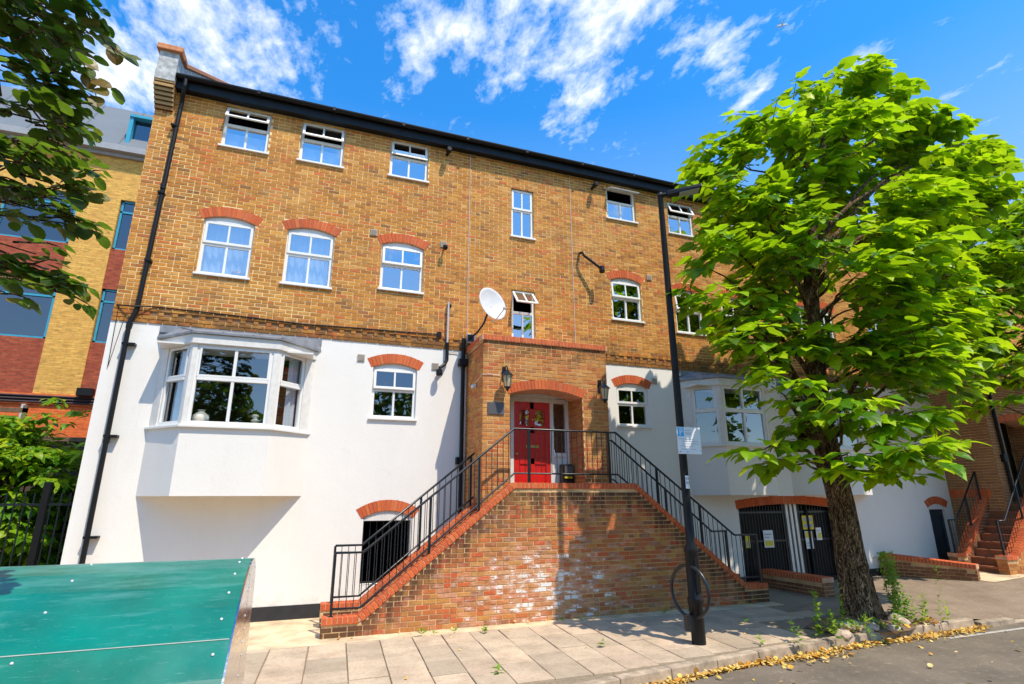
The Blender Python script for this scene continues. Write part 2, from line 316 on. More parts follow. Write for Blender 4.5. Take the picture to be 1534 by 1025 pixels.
# ------------------------------------------------------------------ mesh helpers
WL = {}          # world location of every object that is given children
class MB:
    def __init__(s): s.v = []; s.f = []; s.m = []
    def add(s, vs, fs, mi=0):
        b = len(s.v); s.v += [tuple(v) for v in vs]; s.f += [tuple(b+i for i in f) for f in fs]; s.m += [mi]*len(fs)
    def box(s, x0, x1, y0, y1, z0, z1, mi=0):
        s.add([(x0, y0, z0), (x1, y0, z0), (x1, y1, z0), (x0, y1, z0), (x0, y0, z1), (x1, y0, z1), (x1, y1, z1), (x0, y1, z1)],
              [(0, 3, 2, 1), (4, 5, 6, 7), (0, 1, 5, 4), (1, 2, 6, 5), (2, 3, 7, 6), (3, 0, 4, 7)], mi)
    def hexa(s, P, mi=0):      # 8 points, bottom four then top four
        s.add(P, [(0, 3, 2, 1), (4, 5, 6, 7), (0, 1, 5, 4), (1, 2, 6, 5), (2, 3, 7, 6), (3, 0, 4, 7)], mi)
    def fbox(s, fr, u0, u1, z0, z1, n0, n1, mi=0):
        s.hexa([fr(u0, z0, n1), fr(u1, z0, n1), fr(u1, z0, n0), fr(u0, z0, n0), fr(u0, z1, n1), fr(u1, z1, n1), fr(u1, z1, n0), fr(u0, z1, n0)], mi)
    def tube(s, pts, r, n=8, mi=0, cap=True):
        pts = [Vector(p) for p in pts]; rs = r if isinstance(r, (list, tuple)) else [r]*len(pts)
        b = len(s.v); prev = None
        for i, p in enumerate(pts):
            d = (pts[min(i+1, len(pts)-1)] - pts[max(i-1, 0)]).normalized()
            if prev is None:
                a = Vector((0, 0, 1)) if abs(d.z) < .9 else Vector((1, 0, 0)); x = d.cross(a).normalized()
            else: x = (prev - d*prev.dot(d)).normalized()
            prev = x; y = d.cross(x)
            for k in range(n):
                t = 2*math.pi*k/n; q = p + (x*math.cos(t)+y*math.sin(t))*rs[i]; s.v.append(tuple(q))
        for i in range(len(pts)-1):
            for k in range(n):
                k2 = (k+1) % n; s.f.append((b+i*n+k, b+i*n+k2, b+(i+1)*n+k2, b+(i+1)*n+k)); s.m.append(mi)
        if cap:
            s.f.append(tuple(b+k for k in range(n))[::-1]); s.f.append(tuple(b+(len(pts)-1)*n+k for k in range(n))); s.m += [mi, mi]
    def lathe(s, c, prof, n=20, axis=None, mi=0):
        c = Vector(c); z = (Vector(axis) if axis else Vector((0, 0, 1))).normalized()
        a = Vector((1, 0, 0)) if abs(z.x) < .9 else Vector((0, 1, 0)); x = z.cross(a).normalized(); y = z.cross(x)
        b = len(s.v)
        for r, h in prof:
            for k in range(n):
                t = 2*math.pi*k/n; s.v.append(tuple(c+z*h+(x*math.cos(t)+y*math.sin(t))*r))
        for i in range(len(prof)-1):
            for k in range(n):
                k2 = (k+1) % n; s.f.append((b+i*n+k, b+i*n+k2, b+(i+1)*n+k2, b+(i+1)*n+k)); s.m.append(mi)
    def build(s, name, mats, parent=None, smooth=False, bevel=0, kind=None, pivot=None):
        if not s.v: return None
        xs = [v[0] for v in s.v]; ys = [v[1] for v in s.v]; zs = [v[2] for v in s.v]
        pv = Vector(pivot) if pivot else Vector(((min(xs)+max(xs))/2, (min(ys)+max(ys))/2, min(zs)))
        me = bpy.data.meshes.new(name)
        me.from_pydata([(v[0]-pv.x, v[1]-pv.y, v[2]-pv.z) for v in s.v], [], s.f)
        if not isinstance(mats, (list, tuple)): mats = [mats]
        for m_ in mats: me.materials.append(m_)
        if len(mats) > 1: me.polygons.foreach_set('material_index', s.m)
        if smooth: me.polygons.foreach_set('use_smooth', [True]*len(me.polygons))
        me.update()
        o = link(name, me, pv, parent)
        if bevel:
            md = o.modifiers.new('Bevel', 'BEVEL'); md.width = bevel; md.segments = 2; md.limit_method = 'ANGLE'
        if kind: o['kind'] = kind
        return o
def link(name, me, loc, parent=None):
    o = bpy.data.objects.new(name, me); sc.collection.objects.link(o)
    loc = Vector(loc)
    if parent: o.parent = parent; o.location = loc - WL[parent.name]
    else: o.location = loc
    WL[o.name] = loc
    return o
def thing(name, label, cat, loc, group=None):
    o = link(name, None, loc); tag(o, label, cat, group); o.empty_display_size = .2
    return o
def tag(o, label, cat, group=None):
    o['label'] = label; o['category'] = cat
    if group: o['group'] = group
    return o
class Fr:
    """wall frame: u along the wall, z up, n outwards"""
    def __init__(s, o, u, n): s.o = Vector(o); s.u = Vector(u).normalized(); s.n = Vector(n).normalized()
    def __call__(s, u, z, n=0): return s.o + s.u*u + s.n*n + Vector((0, 0, z))
def px_area(p, size):
    d = (Vector(p) - CAM); f = d.dot(Fw)
    if f < .5: return 0
    x = d.dot(Rt)/f*LENS_PX; y = d.dot(Up)/f*LENS_PX
    if abs(x) > 790 or abs(y) > 540: return 0
    return size*(LENS_PX/f)**2


class Op:
    """opening in a wall, with an optional flat-segment arch over it"""
    def __init__(s, u0, u1, z0, zs, rise=0, th=0, over=.05):
        s.u0, s.u1, s.z0, s.zs, s.rise, s.th = u0, u1, z0, zs, rise, th
        s.cu = (u0+u1)/2; s.over = over
        if rise:
            wd = (u1-u0)/2; s.Ri = (wd*wd+rise*rise)/(2*rise); s.zc = zs+rise-s.Ri
            s.tmax = math.atan2(wd+over, zs-s.zc); s.Ro = s.Ri+th
            s.ztop = s.zc+s.Ro
        else: s.ztop = zs
    def block(s, z, shrink=0):
        if z < s.z0 or z > s.ztop: return None
        if z <= s.zs - .02 or not s.rise: return (s.u0, s.u1)
        h = (z-s.zc)*math.tan(s.tmax)
        h = min(h, math.sqrt(max(0, s.Ro**2-(z-s.zc)**2))) - shrink
        h = max(h, (s.u1-s.u0)/2 if z < s.zs else 0)
        return (s.cu-h, s.cu+h) if h > 0 else None
def free(u0, u1, z, ops, shrink=0, extra=None):
    bl = [b for b in (o.block(z, shrink) for o in ops) if b]
    if extra: bl += extra(z)
    bl.sort(); cur = u0; res = []
    for a, b in bl:
        if a > cur: res.append((cur, min(a, u1)))
        cur = max(cur, b)
        if cur >= u1: break
    if cur < u1: res.append((cur, u1))
    return [(a, b) for a, b in res if b-a > .004]
def panel(mb, fr, u0, u1, z0, z1, ops, n=0, dz=.075, shrink=.03, extra=None, mi=0):
    z = z0
    while z < z1-1e-6:
        zn = min(z+dz, z1)
        for a, b in free(u0, u1, (z+zn)/2, ops, shrink, extra):
            mb.add([fr(a, z, n), fr(b, z, n), fr(b, zn, n), fr(a, zn, n)], [(0, 1, 2, 3)], mi)
        z = zn
def courses(fr, u0, u1, z0, z1, ops, extra=None, proud=None, start=0.0):
    """list of bricks (a, b, z0, z1, n)"""
    L = []; r = 0; z = z0
    while z + .05 < z1:
        h = .061; zm = z+.0325
        for a, b in free(u0, u1, zm, ops, .0, extra):
            # stretcher bond with a header now and then
            k = math.floor((a-start)/.225) - 1; x = start + k*.225 + (.1125 if r % 2 else 0)
            while x < b:
                parts = [(x, x+.213)]
                if random.random() < .16: parts = [(x, x+.1025), (x+.1125, x+.215)]
                for p, q in parts:
                    p2, q2 = max(p, a+.004), min(q, b-.004)
                    if q2-p2 > .025: L.append((p2, q2, z, z+h, (proud(z, p2) if proud else 0)))
                x += .225
        r += 1; z += .075
    return L
def brick_faces(mb, fr, b, jit=.0022):
    a, c, z0, z1, n = b; n += random.uniform(-jit, jit); d = -.03+n if n > 0 else -.03
    j = lambda: random.uniform(-.0015, .0015)
    P = [fr(a+j(), z0+j(), n), fr(c+j(), z0+j(), n), fr(c+j(), z1+j(), n), fr(a+j(), z1+j(), n), fr(a, z0, d), fr(c, z0, d), fr(c, z1, d), fr(a, z1, d)]
    mb.add(P, [(0, 1, 2, 3), (1, 0, 4, 5), (2, 1, 5, 6), (3, 2, 6, 7), (0, 3, 7, 4)])
BM = {}
def unit_brick(w_, h_, d_, m, name='brick'):
    key = (round(w_, 3), round(h_, 3), round(d_, 3), m.name)
    if key not in BM:
        e = .004; me = bpy.data.meshes.new(name)
        V = []
        for y, i in ((d_, 0), (0, 0), (-.0, e)): pass
        V = [(-w_/2, d_, 0), (w_/2, d_, 0), (w_/2, d_, h_), (-w_/2, d_, h_),
             (-w_/2, e, 0), (w_/2, e, 0), (w_/2, e, h_), (-w_/2, e, h_),
             (-w_/2+e, 0, e), (w_/2-e, 0, e), (w_/2-e, 0, h_-e), (-w_/2+e, 0, h_-e)]
        Fc = [(0, 1, 5, 4), (1, 2, 6, 5), (2, 3, 7, 6), (3, 0, 4, 7), (4, 5, 9, 8), (5, 6, 10, 9), (6, 7, 11, 10), (7, 4, 8, 11), (8, 9, 10, 11), (3, 2, 1, 0)]
        me.from_pydata(V, [], Fc); me.materials.append(m); me.update(); BM[key] = me
    return BM[key]
def lay(fr, bricks, m, parent, single=300, name='brick', stuffname='brickwork'):
    """the `single` bricks that show largest become parts of their own, the rest one stuff part"""
    ang = math.atan2(fr.u.y, fr.u.x)
    sc_ = sorted(bricks, key=lambda b: -px_area(fr((b[0]+b[1])/2, b[2]), (b[1]-b[0])*.065))
    for b in sc_[:single]:
        wdt = round((b[1]-b[0])*100)/100
        me = unit_brick(wdt, .061, .035, m, name)
        o = link(name, me, fr((b[0]+b[1])/2, b[2]+random.uniform(-.001, .001), b[4]+random.uniform(-.002, .003)), parent)
        o.rotation_euler = (0, 0, ang + random.uniform(-.006, .006))
    mb = MB()
    for b in sc_[single:]: brick_faces(mb, fr, b)
    mb.build(stuffname, m, parent, kind='stuff')
def arch(fr, op, parent, depth=.14, name='arch_brick'):
    """curved soldier course: a mortar body with wedge bricks set in it"""
    mb = MB(); n = max(8, int(round(2*op.tmax*(op.Ri+.1)/.074)))
    def P(t, r, nn): return fr(op.cu+math.sin(t)*r, op.zc+math.cos(t)*r, nn)
    K = n
    for i in range(K):
        t0 = -op.tmax+2*op.tmax*i/K; t1 = -op.tmax+2*op.tmax*(i+1)/K
        mb.add([P(t0, op.Ri, -.004), P(t1, op.Ri, -.004), P(t1, op.Ro, -.004), P(t0, op.Ro, -.004),
                P(t0, op.Ri, -depth), P(t1, op.Ri, -depth)], [(0, 1, 2, 3), (1, 0, 4, 5)])
    a = mb.build('arch', redmortar, parent)
    for i in range(n):
        t0 = -op.tmax+2*op.tmax*(i+.07)/n; t1 = -op.tmax+2*op.tmax*(i+.93)/n
        b = MB(); f = .004+random.uniform(0, .002)
        A = [P(t0, op.Ri+.002, f), P(t1, op.Ri+.002, f), P(t1, op.Ro-.001, f), P(t0, op.Ro-.001, f)]
        B = [P(t0, op.Ri+.002, -.05), P(t1, op.Ri+.002, -.05), P(t1, op.Ro-.001, -.05), P(t0, op.Ro-.001, -.05)]
        b.add(A+B, [(0, 1, 2, 3), (1, 0, 4, 5), (2, 1, 5, 6), (3, 2, 6, 7), (0, 3, 7, 4)])
        b.build(name, red, a)
def reveal(mb, fr, op, depth=.15):
    for u, a, b in ((op.u0, 0, 1), (op.u1, 1, 0)):
        q = [fr(u, op.z0, 0.0), fr(u, op.z0, -depth), fr(u, op.zs+(.0 if op.rise else 0), -depth), fr(u, op.zs, 0.0)]
        mb.add(q, [(0, 1, 2, 3) if a else (3, 2, 1, 0)])
    mb.add([fr(op.u0, op.z0, 0), fr(op.u1, op.z0, 0), fr(op.u1, op.z0, -depth), fr(op.u0, op.z0, -depth)], [(0, 1, 2, 3)])
    if not op.rise:
        mb.add([fr(op.u0, op.zs, 0), fr(op.u0, op.zs, -depth), fr(op.u1, op.zs, -depth), fr(op.u1, op.zs, 0)], [(0, 1, 2, 3)])


# ------------------------------------------------------------------ ground
WALL = 11.06
KERB = [(-40, 3.9), (0.2, 3.9), (1.1, 5.4), (2.2, 5.98), (3.57, 6.2), (5.89, 6.55), (8.22, 6.78), (10.75, 6.86)]
road = MB(); road.add([(-400, -400, -.12), (400, -400, -.12), (400, 400, -.12), (-400, 400, -.12)], [(0, 1, 2, 3)])
o = road.build('road', asphalt); o['kind'] = 'structure'
def ky(x):
    for (a, b), (c, d) in zip(KERB, KERB[1:]):
        if a <= x <= c: return b+(d-b)*(x-a)/(c-a)
    return KERB[-1][1] + (x-KERB[-1][0])*.015
def gz(x):     # the footway rises gently to the right
    t = min(1, max(0, (x-12.5)/4.5)); return .22*t*t*(3-2*t)
def gzd(x, y):
    base = gz(x)*min(1, max(0, (y-7.0)/2.0))
    if x > 10.9:   # dropped crossing
        t = min(1, max(0, (y-6.9)/1.3)); u = min(1, (x-10.9)/.6)
        base -= .105*(1-t)*u
    return base
gm = MB(); xs = [-60, -20, -6, -3, -1, 0.2, .5, .8, 1.1, 1.6, 2.2, 3, 3.57, 4.5, 5.89, 7, 8.22, 9.5, 10.75, 11, 11.4, 12, 13, 14, 15, 16, 17, 18, 20, 24, 40, 90]
ys_t = [0, .02, .06, .12, .2, .3, .4, .5, .7, 1]
rows = []
for x in xs:
    y0 = ky(x)+.13; rows.append([(x, y0+(WALL+12-y0)*t, gzd(x, y0+(WALL+12-y0)*t)) for t in ys_t])
b0 = 0
vs = [p for r in rows for p in r]; nY = len(ys_t)
gm.add(vs, [(i*nY+j, (i+1)*nY+j, (i+1)*nY+j+1, i*nY+j+1) for i in range(len(xs)-1) for j in range(nY-1)])
o = gm.build('pavement_ground', asphalt2, pivot=(0, 0, 0)); o['kind'] = 'structure'
# beige concrete apron by the wall
ap = MB(); ap.add([(-3.4, 9.06, .004), (8.95, 9.06, .004), (8.95, WALL+.1, .004), (-3.4, WALL+.1, .004)], [(0, 1, 2, 3)])
o = ap.build('concrete_apron', concrete); o['kind'] = 'structure'
# slabs
pv = MB(); pv.add([(x, y, .006) for x, y in [(.6, ky(.6)+.16), (1.1, ky(1.1)+.16), (2.2, ky(2.2)+.16), (3.57, ky(3.57)+.16), (5.89, ky(5.89)+.16), (7.6, ky(7.6)+.16), (7.6, 8.2), (9.6, 9.06), (10.2, 10.6), (8.9, 10.8), (8.9, 9.06), (-3.0, 9.06), (-3.0, 6.4), (-.2, 6.4)]], [tuple(range(14))])
pvo = pv.build('slab_paving', simple('joint_sand', (.25, .19, .12), .95, var=.3, scale=20)); pvo['kind'] = 'structure'
def slab(x0, x1, y0, y1, lean):
    b = MB(); g = random.uniform(.005, .011); z = .019+random.uniform(0, .009); e = .005
    tl = [random.uniform(-.0025, .0025) for _ in range(4)]
    def X(x, y): return x + (y-9.0)*lean
    q = [(x0+g, y0+g), (x1-g, y0+g), (x1-g, y1-g), (x0+g, y1-g)]
    P = [(X(x, y), y, .0) for x, y in q] + [(X(x, y), y, z-e+tl[i]) for i, (x, y) in enumerate(q)]
    q2 = [(x0+g+e, y0+g+e), (x1-g-e, y0+g+e), (x1-g-e, y1-g-e), (x0+g+e, y1-g-e)]
    P += [(X(x, y), y, z+tl[i]) for i, (x, y) in enumerate(q2)]
    b.add(P, [(0, 1, 5, 4), (1, 2, 6, 5), (2, 3, 7, 6), (3, 0, 4, 7), (4, 5, 9, 8), (5, 6, 10, 9), (6, 7, 11, 10), (7, 4, 8, 11), (8, 9, 10, 11)])
    b.build('paving_slab', slabm, pvo)
random.seed(11)
x = -1.7
while x < 8.6:
    wd = random.choice([.47, .47, .47, .5, .44])
    if x > 3.2 and random.random() < .3: wd = .6
    lean = .05 + .02*max(0, min(1, x/4))
    ytop = 9.0 if x < 8.3 else 8.4
    ybot = (max(6.45, ky(x+wd/2)+.2) if x > .2 else 6.5) if x < 7.0 else 8.0
    y = ytop
    while y > ybot+.02:
        h = random.choice([.45, .6, .6, .75, .9])
        if y == ytop: h = random.choice([.12, .3, .6, .75])
        y2 = max(y-h, ybot)
        if y2-ybot < .2: y2 = ybot
        # leave the tree pit open
        if not (7.55 < x+wd/2 and y2 < 7.9): slab(x, x+wd, y2, y, lean)
        y = y2
    x += wd
# kerb stones
kst = MB()
ko = None
for (a, b), (c, d) in zip(KERB, KERB[1:]):
    if a < -10: continue
    L = math.hypot(c-a, d-b); n = max(1, round(L/.9))
    for i in range(n):
        t0, t1 = i/n, (i+1)/n
        p0 = Vector((a+(c-a)*t0, b+(d-b)*t0, 0)); p1 = Vector((a+(c-a)*t1, b+(d-b)*t1, 0)); dr = (p1-p0).normalized(); nn = Vector((-dr.y, dr.x, 0))
        p0 = p0+dr*.004; p1 = p1-dr*.004; zt = .02+random.uniform(-.004, .004)
        kb = MB()
        kb.hexa([p0+Vector((0, 0, -.13)), p1+Vector((0, 0, -.13)), p1+nn*.15+Vector((0, 0, -.13)), p0+nn*.15+Vector((0, 0, -.13)),
                 p0+nn*.012+Vector((0, 0, zt)), p1+nn*.012+Vector((0, 0, zt)), p1+nn*.15+Vector((0, 0, zt)), p0+nn*.15+Vector((0, 0, zt))])
        if ko is None:
            ko = link('kerb', None, (0, 0, 0)); ko['kind'] = 'structure'
        kb.build('kerb_stone', kerbm, ko, bevel=.012)
for i in range(9):     # flush stones across the dropped crossing
    kb = MB(); x0 = 10.9+i*.9; y0 = 6.86+.012*i
    z1 = -.04 if i == 0 else -.098
    kb.box(x0+.004, x0+.894, y0, y0+.14, -.2, z1); kb.build('kerb_stone', kerbm, ko, bevel=.01)
ch = MB(); ch.add([(9.6, 6.52, -.114), (30, 6.75, -.114), (30, 6.86, -.114), (9.6, 6.60, -.114)], [(0, 1, 2, 3)])
o = ch.build('concrete_channel', simple('pale_concrete', (.42, .38, .33), .9, var=.2)); o['kind'] = 'structure'


# ------------------------------------------------------------------ main building
FR = Fr((0, WALL, 0), (1, 0, 0), (0, -1, 0))
XL, XR = -3.5, 30.0
ZB, ZT = 5.05, 9.95
bld = thing('apartment_building', 'long four storey yellow brick apartment block with white rendered lower storeys and black eaves', 'building', (XL, WALL, 0))
RI, TH = .10, .20
W3 = [(-2.27, -1.39, 8.93, 9.90, 32, 'blind'), (-.78, .12, 8.93, 9.92, 20, 'blind'), (1.12, 1.99, 8.97, 9.93, 9, None), (4.03, 4.61, 7.97, 9.26, 0, None),
      (6.66, 7.53, 8.93, 9.86, 62, None), (8.53, 9.36, 8.83, 9.80, 24, None), (9.98, 10.82, 8.83, 9.80, 0, None), (12.42, 13.25, 8.83, 9.80, 0, None), (13.45, 14.3, 8.83, 9.80, 12, None),
      (15.35, 16.2, 8.83, 9.80, 0, None), (18.3, 18.88, 7.9, 9.2, 0, None)]
W2 = [(-2.33, -1.42, 6.12, 7.27, 0, 'curtain'), (-.82, .10, 6.12, 7.29, 0, 'curtain'), (1.07, 1.98, 6.25, 7.28, 5, None),
      (6.65, 7.51, 6.19, 7.22, 5, None), (8.51, 9.37, 6.04, 7.12, 8, None), (9.98, 10.85, 6.04, 7.12, 0, None), (12.42, 13.2, 6.1, 7.18, 0, None), (13.38, 14.0, 6.1, 7.18, 0, None), (15.35, 16.2, 6.1, 7.18, 0, None)]
WD2 = (4.03, 4.61, 5.40, 6.62, 42, None)
WD2b = (18.3, 18.88, 5.4, 6.62, 0, None)
W1 = [(1.06, 1.95, 3.53, 4.56, 4, None), (6.64, 7.5, 3.60, 4.52, 0, None), (15.38, 16.18, 3.6, 4.55, 0, 'curtain')]
LOW = [Op(1.07, 1.96, .50, 1.66, .12, .20, .06), Op(9.80, 12.95, -.02, 1.74, .10, .195, .06), Op(16.42, 17.12, -.02, 1.72, .09, .2, .05)]
ops3 = [Op(a, b, c, d) for a, b, c, d, *_ in W3] + [Op(*WD2[:4]), Op(*WD2b[:4])]
ops2 = [Op(a, b, c, d, RI, TH) for a, b, c, d, *_ in W2]
ops1 = [Op(a, b, c, d, RI, TH) for a, b, c, d, *_ in W1]
BAYS = [(-2.65, -.06), (8.50, 11.10), (11.60, 14.2)]
bayops = [Op(a+.12, b-.12, 3.2, 4.62) for a, b in BAYS]
allop = ops3+ops2
def out_proud(z, u): return .02 if z < ZB+.30 else 0
def dent(z):
    if abs(z-(ZB+.15+.0325)) < .03: return [(XL+.6+k*.225, XL+.6+k*.225+.10) for k in range(int(33/.225))]
    return []
PD1 = 1.20
PX0, PX1, PY = 3.0, 5.70, WALL-PD1
QX0, QX1, QY = 17.4, 20.1, WALL-1.36
br = courses(FR, XL, XR, ZB, ZT, allop, extra=dent, proud=out_proud)
# bricks hidden behind the porches are not laid
br = [b for b in br if not (b[3] < 5.0 and PX0 < b[0] and b[1] < PX1)]
lay(FR, br, yellow, bld, 300, 'brick', 'brickwork')
mw = MB(); panel(mw, FR, XL+.005, XR, ZB, ZT, allop, n=-.0045, dz=.0375, shrink=.03); dkp = MB(); panel(dkp, FR, XL+.3, XR, ZB+.148, ZB+.222, [], n=-.002); dkp.build('dentil_recess', simple('recess_shade_tone', (.24, .12, .05), .95, var=.4), bld)  # dark backing colour puts shade into the gaps of the dentil course
for q in ops3+ops2: rv = MB(); reveal(rv, FR, q); rv.build('window_reveal', nb_yel, bld)
mw.build('brick_joints', mortar, bld)
pw = MB(); panel(pw, FR, XL, XR, .23, ZB, LOW+ops1+bayops, n=0, dz=.02, shrink=.025)
for q in ops1+LOW: reveal(pw, FR, q, .25 if q in LOW else .15)
# left flank, back and ends
pw.add([(XL, WALL, 0), (XL, WALL+9, 0), (XL, WALL+9, ZB), (XL, WALL, ZB)], [(3, 2, 1, 0)])
pw.build('rendered_wall', white_r, bld)
LF = Fr((XL, WALL+9, 0), (0, -1, 0), (-1, 0, 0))
lb = courses(LF, 0, 9-.002, ZB, 10.0, []); mb = MB()
for b in lb: brick_faces(mb, LF, b)
mb.build('flank_brickwork', yellow, bld, kind='stuff')
mb = MB(); mb.add([LF(0, ZB, -.008), LF(9, ZB, -.008), LF(9, 10, -.008), LF(0, 10, -.008)], [(0, 1, 2, 3)]); mb.build('flank_joints', mortar, bld)
# inner shell so rooms are dark
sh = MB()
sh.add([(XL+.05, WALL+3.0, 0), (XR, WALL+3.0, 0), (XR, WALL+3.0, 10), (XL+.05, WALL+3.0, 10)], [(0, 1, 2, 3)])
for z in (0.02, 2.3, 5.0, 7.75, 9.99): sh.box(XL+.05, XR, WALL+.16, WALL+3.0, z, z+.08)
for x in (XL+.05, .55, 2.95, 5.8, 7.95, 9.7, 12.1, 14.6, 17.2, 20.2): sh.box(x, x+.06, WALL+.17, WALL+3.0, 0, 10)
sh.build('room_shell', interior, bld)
pl_ = MB(); pl_.box(XL, PX0-2.58, WALL-.012, WALL+.05, 0, .23); pl_.box(PX0-2.56, 9.75, WALL-.012, WALL+.05, 0, .23); pl_.box(13.0, 16.4, WALL-.012, WALL+.05, 0, .23)
pl_.build('plinth', plinthm, bld)

def pane_mesh(fr, u0, u1, z0, z1, n, parent, xf=None, g=glass):
    mb = MB(); P = [fr(u0, z0, n), fr(u1, z0, n), fr(u1, z1, n), fr(u0, z1, n)]
    P2 = [fr(u0, z0, n-.012), fr(u1, z0, n-.012), fr(u1, z1, n-.012), fr(u0, z1, n-.012)]
    if xf: P = [xf(p) for p in P]; P2 = [xf(p) for p in P2]
    mb.add(P+P2, [(0, 1, 2, 3), (4, 7, 6, 5), (0, 4, 5, 1), (1, 5, 6, 2), (2, 6, 7, 3), (3, 7, 4, 0)])
    return mb.build('pane', g, parent)
def bars(mb, fr, L, xf=None):
    for u0, u1, z0, z1, n0, n1 in L:
        P = [fr(u0, z0, n1), fr(u1, z0, n1), fr(u1, z0, n0), fr(u0, z0, n0), fr(u0, z1, n1), fr(u1, z1, n1), fr(u1, z1, n0), fr(u0, z1, n0)]
        if xf: P = [xf(p) for p in P]
        mb.hexa(P)
def curtain(fr, u0, u1, z0, z1, n, parent, amp=.025, m=curtainm, full=True):
    mb = MB(); N = int((u1-u0)/.02); vs = []
    ph = random.random()*6
    for i in range(N+1):
        u = u0+(u1-u0)*i/N; w_ = amp*math.sin(u*52+ph)+amp*.5*math.sin(u*23+ph*2)
        vs += [fr(u, z0, n+w_), fr(u, z1, n+w_*.9)]
    mb.add(vs, [(2*i, 2*i+2, 2*i+3, 2*i+1) for i in range(N)]); mb.build('curtain', m, parent, smooth=True)
def window(fr, u0, u1, z0, z1, openness=0, inside=None, op=None, parent=bld, g=glass, cols=2, ratio=.56, setb=.055, sill=True, name='window', F=.062):
    n1 = -setb; n0 = n1-.07; zt = z0+(z1-z0)*ratio
    fr_ = MB()
    bars(fr_, fr, [(u0, u0+F, z0, z1, n0, n1), (u1-F, u1, z0, z1, n0, n1), (u0+F, u1-F, z0, z0+F, n0, n1), (u0+F, u1-F, z1-F, z1, n0, n1), (u0+F, u1-F, zt-F*.5, zt+F*.5, n0, n1-.004)])
    if op and op.rise:   # solid curved head under the arch
        K = 12; lo = []; hi = []
        for i in range(K+1):
            t = math.asin(min(1, max(-1, ((u0+(u1-u0)*i/K)-op.cu)/op.Ri))); zz_ = op.zc+math.cos(t)*op.Ri-.003; u = op.cu+math.sin(t)*op.Ri
            lo.append(u); hi.append(max(zz_, z1+.001))
        for i in range(K):
            P = [fr(lo[i], z1, n1), fr(lo[i+1], z1, n1), fr(lo[i+1], z1, n0), fr(lo[i], z1, n0), fr(lo[i], hi[i], n1), fr(lo[i+1], hi[i+1], n1), fr(lo[i+1], hi[i+1], n0), fr(lo[i], hi[i], n0)]
            fr_.hexa(P)
    # lower lights: fixed
    iu = [(u0+F) + (u1-u0-2*F)*k/cols for k in range(cols+1)]
    for k in range(1, cols): bars(fr_, fr, [(iu[k]-.02, iu[k]+.02, z0+F, zt-F*.5, n0+.01, n1-.006)])
    wo = fr_.build(name, upvc, parent, bevel=.004)
    for k in range(cols):
        pane_mesh(fr, iu[k]+(.02 if k else .004), iu[k+1]-(.02 if k < cols-1 else .004), z0+F+.004, zt-F*.5-.004, n1-.03, wo, g=g)
    # top casement, hung from its head
    a = math.radians(openness); zh = z1-F*.6; piv = fr(0, zh, n1-.01)
    def xf(p):
        d = p - piv; dn = d.dot(fr.n); dz = d.z; rest = d - fr.n*dn - Vector((0, 0, dz))
        return piv + rest + fr.n*(dn*math.cos(a) - dz*math.sin(a)) + Vector((0, 0, dn*math.sin(a)+dz*math.cos(a)))
    cs = MB(); c0, c1, cz0, cz1 = u0+F*.45, u1-F*.45, zt+F*.25, z1-F*.5; G = .05; m0, m1 = n1-.012, n1+.018
    bars(cs, fr, [(c0, c0+G, cz0, cz1, m0, m1), (c1-G, c1, cz0, cz1, m0, m1), (c0+G, c1-G, cz0, cz0+G, m0, m1), (c0+G, c1-G, cz1-G, cz1, m0, m1)], xf)
    cu = [(c0+G) + (c1-c0-2*G)*k/cols for k in range(cols+1)]
    for k in range(1, cols): bars(cs, fr, [(cu[k]-.018, cu[k]+.018, cz0+G, cz1-G, m0+.004, m1-.004)], xf)
    cs.build('casement', upvc, wo, bevel=.003)
    for k in range(cols):
        pane_mesh(fr, cu[k]+(.018 if k else .003), cu[k+1]-(.018 if k < cols-1 else .003), cz0+G+.003, cz1-G-.003, n1+.004, wo, xf, g=g)
    vb = MB(); bars(vb, fr, [(u0+(u1-u0)*.24, u0+(u1-u0)*.74, z1-F*.38, z1-F*.05, n1, n1+.012)]); vb.build('trickle_vent', vent if False else upvc, wo)
    if sill:
        s_ = MB(); bars(s_, fr, [(u0-.035, u1+.035, z0-.035, z0+.006, n0, .045)]); s_.build('sill', upvc, wo, bevel=.004)
    if inside == 'curtain':
        curtain(fr, u0+.03, u1-.03, z0+.02, z1, n0-.10, wo)
    elif inside == 'blind':
        b_ = MB(); bars(b_, fr, [(u0+.05, u1-.05, z0+.05, zt-.12, n0-.06, n0-.055)]); b_.build('blind', curtainm, wo)
    elif inside == 'side':
        curtain(fr, u0+.03, u0+(u1-u0)*.42, z0+.02, z1, n0-.12, wo)
    return wo
for a, b, c, d, e, ins in W3+[WD2, WD2b]: window(FR, a, b, c, d, e, ins)
for (a, b, c, d, e, ins), q in zip(W2, ops2): arch(FR, q, bld); window(FR, a, b, c, d, e, ins, q)
for (a, b, c, d, e, ins), q in zip(W1, ops1): arch(FR, q, bld); window(FR, a, b, c, d, e, ins, q, g=glass if a > 14 else glass_lo)
for q in LOW: arch(FR, q, bld, .24)
def band(fr, op, mb, n0, n1, zlow):   # curved pale head panel under a low arch
    K = 16
    for i in range(K):
        ua = op.u0+(op.u1-op.u0)*i/K; ub = op.u0+(op.u1-op.u0)*(i+1)/K
        za = op.zc+math.sqrt(max(0, op.Ri**2-(ua-op.cu)**2))-.003; zb = op.zc+math.sqrt(max(0, op.Ri**2-(ub-op.cu)**2))-.003
        mb.hexa([fr(ua, zlow, n1), fr(ub, zlow, n1), fr(ub, zlow, n0), fr(ua, zlow, n0), fr(ua, max(za, zlow+.001), n1), fr(ub, max(zb, zlow+.001), n1), fr(ub, max(zb, zlow+.001), n0), fr(ua, max(za, zlow+.001), n0)])
